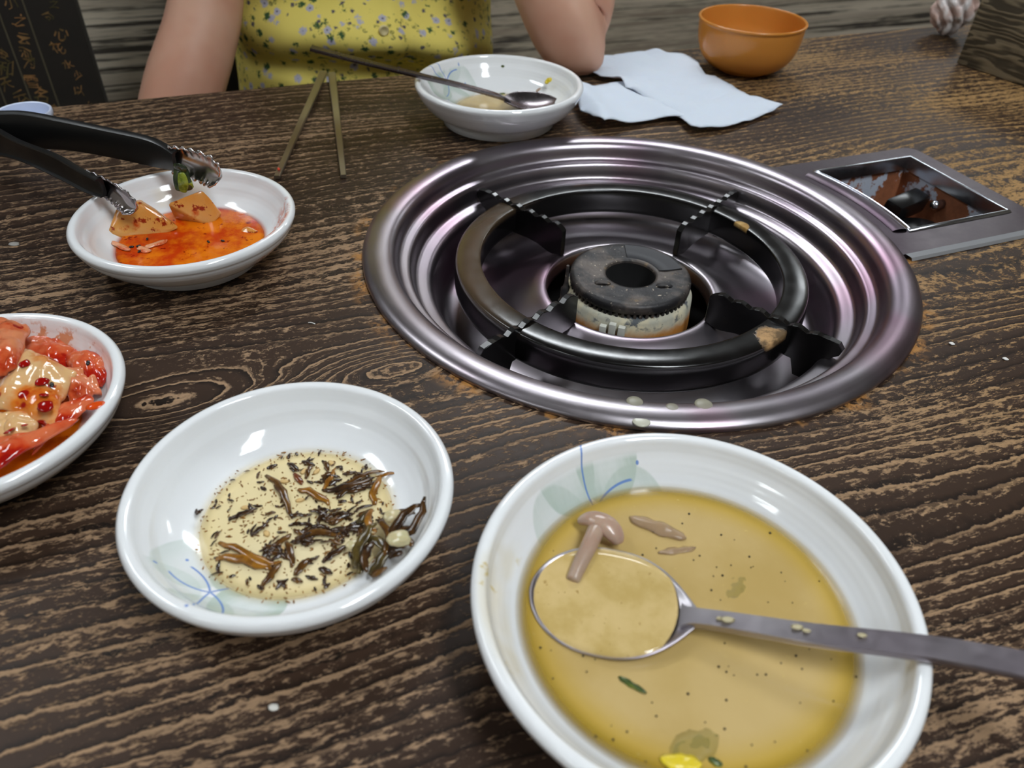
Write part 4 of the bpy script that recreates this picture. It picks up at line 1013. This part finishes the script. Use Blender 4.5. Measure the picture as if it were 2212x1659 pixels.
# local -y runs along the visible front board, +x goes away from the camera side
bl, bd, bh, bt_ = .20, .14, .085, .010
box('front_board', 0, bt_, -bl, 0, .0005, bh, mbox, wb, .0008); box('back_board', -bd-bt_+.0+bd*2, bd*1.0+.0, -bl, 0, .0005, bh, mbox, wb, .0008) if False else box('back_board', bd, bd+bt_, -bl, 0, .0005, bh, mbox, wb, .0008)
box('side_board', bt_, bd, -bt_, 0, .0005, bh, mbox, wb, .0008); box('side_board', bt_, bd, -bl, -bl+bt_, .0005, bh, mbox, wb, .0008); box('bottom_board', bt_, bd, -bl+bt_, -bt_, .0005, .008, mbox, wb)
mtis = M('crumpled_tissue', lin(226, 212, 206), .7); nn = mtis.noise(None, 40, 3); mtis.set('Base Color', mtis.mix(nn.step(.4, .6), lin(232, 226, 226), lin(214, 184, 174)))
bm = bmesh.new(); bmesh.ops.create_icosphere(bm, subdivisions=5, radius=1)
for w in bm.verts:
    p = w.co.copy(); a = math.atan2(p.y, p.x)
    tw = p.z*1.6; pl = abs(sin((a+tw)*3.5+1.2*n3(p, 1.2)))
    r_ = 1-.26*(1-pl)**2+.20*n3(p, 1.7)+.06*n3(p, 5)
    w.co = Vector((p.x*.024*r_, p.y*.022*r_, p.z*.030*r_))
p = at(2046, 84, 0); zmin = min(w.co.z for w in bm.verts)
o = bmobj('crumpled_tissue', bm, mtis, None, (p.x+.004, p.y+.016, TZ-zmin)); o.rotation_euler = (.1, .2, .3); tag(o, 'crumpled whitish tissue against the left end of wooden box', 'tissue')

# ------------------------------------------------------------------ calligraphy screen at left
mscr = M('dark_screen_cloth', rough=.6); nn = mscr.noise(None, 60, 3); mscr.set('Base Color', mscr.mix(nn, lin(24, 22, 18), lin(40, 34, 28)))
mink = M('gold_ink', lin(112, 86, 46), .6); nn = mink.noise(None, 50, 3); mink.set('Base Color', mink.mix(nn.step(.35, .65), lin(84, 76, 40), lin(158, 116, 70)))
mline = M('column_rule', lin(84, 78, 60), .6)
scr = thing('calligraphy_screen', 'dark upright screen with columns of gold brush writing behind the table at left', 'screen', (BC.x, BC.y, 0), TH)
SU, SV = -.345, .60
box('panel', SU-.55, SU, SV, SV+.03, .02, 1.35, mscr, scr, .003)
for k in range(7):
    ou = SU-.048-.025*k; v = [(ou-.0008, SV-.0006, .03), (ou+.0008, SV-.0006, .03), (ou+.0008, SV-.0006, 1.33), (ou-.0008, SV-.0006, 1.33)]
    solid(obj('column_rule', v, [(0, 1, 2, 3)], mline, scr, smooth=False), .0005)
cols = ['\u5c11\u5fc3\u5c71\u6c34\u53ef\u4ee5\u82b1\u4e4b', '\u5c0f\u96ea\u4e91\u7f8e\u4e3a\u4e4b\u540d\u6cb3', '\u5b89\u4e4b\u5929\u6708\u5149\u548c\u9752\u4e91', '\u9ad8\u6d41\u6c34\u5fc3\u5c71\u5b89\u6708\u82b1', '\u4ee5\u53ef\u5c11\u4e4b\u7f8e\u6cb3\u9752\u96ea', '\u5fc3\u5c11\u4e91\u5929\u548c\u5149\u4e3a\u540d']
for k, word in enumerate(cols):
    V_, F_ = [], []
    for j in range(22):
        cu = bpy.data.curves.new('character', 'FONT'); cu.body = word[(j*3+k) % len(word)]; cu.size = random.choice((.009, .011, .013, .015, .017)); cu.shear = .4*random.uniform(-1, 1)
        cu.align_x = 'CENTER'; cu.resolution_u = 2
        tmp = bpy.data.objects.new('character', cu); me = tmp.to_mesh(); a_ = .45*random.uniform(-1, 1)
        ox, oz = SU-(.024 if k == 0 else .0355+.025*k)+.005*random.uniform(-1, 1), .56+.0155*j+.004*random.uniform(-1, 1); n0 = len(V_)
        for q in me.vertices:
            x_, y_ = q.co.x, q.co.y+.0016*sin(q.co.x*500+j); V_.append((ox+x_*cos(a_)-y_*sin(a_), SV-.0006, oz+x_*sin(a_)+y_*cos(a_)))
        F_ += [tuple(n0+i_ for i_ in p_.vertices) for p_ in me.polygons]
        tmp.to_mesh_clear(); bpy.data.objects.remove(tmp); bpy.data.curves.remove(cu)
    if V_: o = obj('brush_writing', V_, F_, mink, scr, smooth=False); o['kind'] = 'stuff'

# ------------------------------------------------------------------ chair and person (table frame: u, v, height above table top)
mchair = M('dark_chair', lin(24, 19, 17), .55)
chair = thing('chair', 'dark chair the person in yellow sits on', 'chair', (BC.x, BC.y, 0), TH)
box('seat', -.24, .14, .44, .84, .385, .425, mchair, chair, .01); box('backrest', -.235, .135, .81, .84, .425, .80, mchair, chair, .01)
for (u_, v_) in ((-.22, .46), (.12, .46), (-.22, .82), (.12, .82)): box('leg', u_-.018, u_+.018, v_-.018, v_+.018, 0, .385, mchair, chair, .003)
mskin = M('skin', lin(206, 158, 134), .5, 0, .35); nn = mskin.noise(None, 14, 3); n2 = mskin.noise(None, 500, 2)
mskin.set('Base Color', mskin.mix(nn.step(.35, .65), lin(200, 148, 124), lin(210, 166, 142))); mskin.set('Subsurface Weight', .12); mskin.set('Subsurface Radius', (.012, .005, .003)); mskin.bump(n2, .08, .0004)
person = thing('person', 'seated person in yellow floral shirt, one elbow on the table', 'person', (BC.x, BC.y, TZ), TH)
def skin(name, joints, mat, parent, sub=2):
    """joints: name -> (position, radius or (rx, ry), parent name)"""
    names = list(joints); idx = {n_: i for i, n_ in enumerate(names)}
    me = bpy.data.meshes.new(name); me.from_pydata([joints[n_][0] for n_ in names], [(idx[joints[n_][2]], idx[n_]) for n_ in names if joints[n_][2]], []); me.update()
    o = link(name, me, mat, parent, smooth=False)
    m_ = o.modifiers.new('skin', 'SKIN'); m_.use_smooth_shade = True; m_.branch_smoothing = .6
    if not me.skin_vertices: me.skin_vertices.new() if hasattr(me.skin_vertices, 'new') else None
    for n_ in names:
        r_ = joints[n_][1]; r_ = r_ if isinstance(r_, tuple) else (r_, r_); me.skin_vertices[0].data[idx[n_]].radius = r_
    me.skin_vertices[0].data[0].use_root = True
    subd(o, sub); return o
PU = -.052
J = {'pelvis': ((PU, .57, -.20), (.125, .095), None), 'waist': ((PU, .56, -.05), (.105, .080), 'pelvis'), 'chest': ((PU, .55, .12), (.120, .085), 'waist'), 'upper': ((PU, .545, .245), (.110, .070), 'chest'),
     'neck': ((PU, .54, .315), .048, 'upper'), 'jaw': ((PU+.005, .515, .375), (.055, .060), 'neck'), 'skull': ((PU+.006, .52, .455), (.074, .088), 'jaw'), 'crown': ((PU+.006, .53, .515), (.055, .065), 'skull')}
# right arm (at the photo's left): forearm drops below the table edge
J.update({'shr': ((PU-.150, .545, .255), .048, 'upper'), 'uar': ((-.207, .515, .13), .043, 'shr'), 'elr': ((-.218, .468, .040), .036, 'uar'), 'far1': ((-.252, .440, -.010), .0405, 'elr'), 'far2': ((-.288, .412, -.075), .036, 'far1'), 'wrr': ((-.304, .395, -.165), .025, 'far2')})
J['palmr'] = ((-.302, .395, -.205), (.034, .016), 'wrr')
for k, (du, L) in enumerate(((-.026, .066), (-.009, .076), (.009, .072), (.025, .058))):
    J['fr%da' % k] = ((-.302+du, .393, -.235), .0095, 'palmr'); J['fr%db' % k] = ((-.303+du*1.05, .386, -.235-L*.55), .0085, 'fr%da' % k); J['fr%dc' % k] = ((-.303+du*1.05, .374, -.235-L), .007, 'fr%db' % k)
J['tr1'] = ((-.270, .384, -.200), .0105, 'palmr'); J['tr2'] = ((-.258, .370, -.235), .0085, 'tr1')
# left arm: elbow on the table, hand propping the chin
J.update({'shl': ((PU+.150, .540, .255), .048, 'upper'), 'ual': ((.122, .430, .135), .043, 'shl'), 'ual2': ((.122, .356, .068), .040, 'ual'), 'ell': ((.106, .308, .012), .031, 'ual2'), 'elt': ((.103, .300, -.004), .021, 'ell'), 'fal1': ((.078, .342, .066), .040, 'ell'), 'fal2': ((.055, .382, .165), .033, 'fal1'), 'wrl': ((.012, .415, .250), .024, 'fal2')})
J['palml'] = ((.000, .430, .288), (.032, .016), 'wrl')
for k, (du, L) in enumerate(((-.024, .05), (-.008, .056), (.008, .054), (.023, .045))):
    J['fl%da' % k] = ((-.004+du, .440, .316), .0095, 'palml'); J['fl%db' % k] = ((-.008+du, .437, .316+L*.6), .0085, 'fl%da' % k); J['fl%dc' % k] = ((-.012+du, .442, .316+L), .007, 'fl%db' % k)
J['tl1'] = ((-.028, .440, .290), .0105, 'palml'); J['tl2'] = ((-.040, .440, .318), .0085, 'tl1')
for s, t_ in ((-1, 'r'), (1, 'l')):
    J['hip'+t_] = ((PU+s*.085, .52, -.22), .078, 'pelvis'); J['kn'+t_] = ((PU+s*.10, .20, -.225), .056, 'hip'+t_); J['shin'+t_] = ((PU+s*.10, .17, -.40), .050, 'kn'+t_); J['an'+t_] = ((PU+s*.10, .18, -.655), .034, 'shin'+t_); J['toe'+t_] = ((PU+s*.11, .05, -.705), .030, 'an'+t_)
skin('body', J, mskin, person)
mtrs = M('dark_trousers', lin(30, 30, 36), .8)
skin('trousers', {k: (J[k][0], (tuple(r_+.008 for r_ in J[k][1]) if isinstance(J[k][1], tuple) else J[k][1]+.008), J[k][2]) for k in ('pelvis', 'hipr', 'knr', 'shinr', 'hipl', 'knl', 'shinl')}, mtrs, person)
mhair = M('black_hair', lin(22, 17, 15), .4); nn = mhair.noise(None, 300, 2); mhair.bump(nn, .3, .002)
bm = bmesh.new(); bmesh.ops.create_icosphere(bm, subdivisions=4, radius=1)
for w in bm.verts: w.co = Vector((w.co.x*.088, w.co.y*.098+.012, w.co.z*.105 if w.co.z > 0 else w.co.z*.20))
bmesh.ops.delete(bm, geom=[w for w in bm.verts if w.co.y < -.030 and w.co.z < .045], context='VERTS')
o = bmobj('hair', bm, mhair, person); o.location = (PU+.006, .53, .462); solid(o, .012)
meye = M('eye', lin(30, 22, 18), .1)
for s in (-1, 1):
    bm = bmesh.new(); bmesh.ops.create_uvsphere(bm, u_segments=12, v_segments=8, radius=.009); o = bmobj('eye', bm, meye, person); o.location = (PU+.006+s*.030, .447, .452); o.scale = (1.4, .6, .7)
v, f = sweep([(PU+.006, .442, .455), (PU+.006, .432, .435), (PU+.006, .424, .418), (PU+.006, .438, .410)], circ(8), [(.006, .006), (.008, .008), (.011, .009), (.008, .005)], Vector((0, 1, 0))); subd(obj('nose', v, f, mskin, person), 1)
v, f = sweep([(PU-.016, .448, .388), (PU+.006, .440, .388), (PU+.028, .448, .388)], circ(8), [(.003, .004), (.006, .006), (.003, .004)]); subd(obj('mouth', v, f, M('lips', lin(176, 96, 90), .4), person), 1)

# shirt
mshirt = M('yellow_floral_cotton', rough=.75, spec=.2); x, y, z = mshirt.obj()
wob = mshirt.noise(None, 60, 2, color=True)
d1_, c1_, _ = mshirt.voro(None, 62, rnd=1.); fl = mshirt.noise(None, 420, 3, .6); sel = mshirt.noise(None, 30, 2)
d2_, c2_, _ = mshirt.voro(None, 120); d3_, c3_, _ = mshirt.voro(mshirt.vec(x+.31, y+.2, z+.13), 58); d4_, _, _ = mshirt.voro(mshirt.vec(x+.7, y, z+.4), 75)
base = mshirt.mix(mshirt.noise(None, 8, 2), lin(220, 202, 100), lin(230, 214, 116))
c = mshirt.mix((d2_.step(.40, .26)*fl.step(.45, .55)*sel.step(.46, .56)*.8), base, lin(96, 100, 52))
c = mshirt.mix((d1_+(fl-.5)*.5).step(.30, .20), c, lin(176, 174, 190)); c = mshirt.mix(d1_.step(.10, .06), c, lin(110, 106, 120))
c = mshirt.mix((d3_+(fl-.5)*.6).step(.25, .15), c, lin(58, 88, 52)); c = mshirt.mix((d4_+(fl-.5)*.4).step(.20, .12), c, lin(92, 86, 92))
mshirt.set('Base Color', c); wv = mshirt.noise(None, 900, 2); mshirt.bump(wv, .15, .0005)
def shirt_mesh():
    nu, zs = 150, [-.17+.45*k/80 for k in range(81)]; v, f = [], []
    for z_ in zs:
        t = (z_+.17)/.45
        a = .156-.016*sin(PI*t*1.0)+.012*t; b = .112-.006*t; cx, cy = PU, .555
        if z_ > .20: k = (z_-.20)/.08; a *= 1-.45*k*k; b *= 1-.30*k*k
        for i in range(nu):
            an = 2*PI*i/nu; ca, sa = cos(an), sin(an)
            rr = (abs(ca)**2.4+abs(sa)**2.4)**(-1/2.4)
            uu, vv = a*ca*rr, b*sa*rr
            front = max(0, -sa)
            # loose blouse: a drooping fold slants over the waist, gathers at the placket
            dz = z_-(.000-.14*uu-.9*uu*uu)
            fold = .030*math.exp(-((dz-.012)/.022)**2)*front-.020*math.exp(-((dz+.022)/.010)**2)*front
            dz2 = z_-(.055+.28*(uu+.05)); fold -= .015*math.exp(-(dz2/.010)**2)*front*math.exp(-((uu+.06)/.07)**2)
            fold += .010*n3((uu*11, z_*16, 1.3), 1.)+.006*n3((uu*26, z_*20, 4.), 1.)
            plk = .003*math.exp(-((uu-.003)/.010)**2)*front-.004*math.exp(-((uu-.018)/.004)**2)*front
            v.append((cx+uu*(1+fold*1.2), cy+vv-(fold+plk)*(front**.7 if front > 0 else 0), z_))
    n_ = nu
    for r_ in range(len(zs)-1):
        for i in range(nu):
            j = (i+1) % nu; f.append((r_*n_+i, r_*n_+j, (r_+1)*n_+j, (r_+1)*n_+i))
    return v, f
v, f = shirt_mesh(); shirt = obj('shirt', v, f, mshirt, person); solid(shirt, .0015)
for s, a_, b_ in ((-1, J['shr'][0] if False else (PU-.135, .548, .262), (-.203, .522, .150)), (1, (PU+.135, .545, .262), (.126, .450, .158))):
    A_, B_ = Vector(a_), Vector(b_); P = [A_+(B_-A_)*k/6 for k in range(7)]
    v, f = sweep(P, circ(24), [(.056+.006*k/6, .056+.006*k/6) for k in range(7)], Vector((0, 1, 0)), cap=False); solid(obj('sleeve', v, f, mshirt, person), .0015)
bp = Vector((-.0605, .425, .025))
o = lathe('button', [(0, .0010), (.0022, .0010), (.0030, .0018), (.0042, .0020), (.0050, .0012), (.0052, 0), (0, 0)], M('shell_button', lin(214, 200, 150), .3), shirt, seg=28, sharp=50)
o.rotation_euler = (PI/2, 0, 0)
ys = [q for q in shirt.data.vertices if abs(q.co.x-bp.x) < .004 and abs(q.co.z-bp.z) < .005 and q.co.y < .55]
o.location = (bp.x, min(q.co.y for q in ys)-.0005, bp.z)
bm = bmesh.new()
for (du, dz) in ((-.0010, 0), (.0010, 0)): bmesh.ops.create_cone(bm, segments=8, radius1=.0006, radius2=.0006, depth=.0006, cap_ends=True, matrix=Matrix.Translation((du, dz, .0011)))
# (thread holes of the button)
bmobj('thread_hole', bm, MT['matte_black'], o) if False else bm.free()

# ------------------------------------------------------------------ small bits on the table
bm = bmesh.new(); bmesh.ops.create_icosphere(bm, subdivisions=2, radius=.0013)
for w in bm.verts: w.co = Vector((w.co.x*1.4, w.co.y, w.co.z*.5))*(1+.4*n3(w.co, 700))
o = bmobj('rice_crumb', bm, M('white_crumb', lin(216, 214, 206), .5), None, W3(at(590, 1528, .0006))); tag(o, 'tiny white crumb on the table below the herb bowl', 'crumb')
bm = bmesh.new(); bmesh.ops.create_icosphere(bm, subdivisions=2, radius=.0022)
for w in bm.verts: w.co = Vector((w.co.x*1.5, w.co.y, w.co.z*.3))*(1+.4*n3(w.co, 500))
o = bmobj('rice_crumb', bm, M('grey_crumb', lin(150, 148, 142), .5), None, W3(at(30, 527, .0004))); tag(o, 'small greyish crumb at the left edge below the tongs', 'crumb')

for (q, lab) in (((2056, 742), 'white crumb on the dark wood right of the steel rim'), ((2172, 775), 'tiny white crumb at the right table edge of photo')):
    bm = bmesh.new(); bmesh.ops.create_icosphere(bm, subdivisions=2, radius=.0011)
    for w in bm.verts: w.co = Vector((w.co.x*1.6, w.co.y, w.co.z*.5))*(1+.5*n3(w.co, 900))
    tag(bmobj('rice_crumb', bm, M('white_crumb', lin(220, 218, 214), .5), None, W3(at(*q, .0005))), lab, 'crumb')
v, f = sweep(cat([at(666, 697, .0006), at(673, 697, .0012), at(681, 700, .0006)], 4), circ(6, .0003, .0003)); tag(obj('fibre', v, f, M('white_fibre', lin(220, 220, 214), .5), None, (0, 0, TZ)), 'short curved white fibre on the table left of the burner', 'fibre')
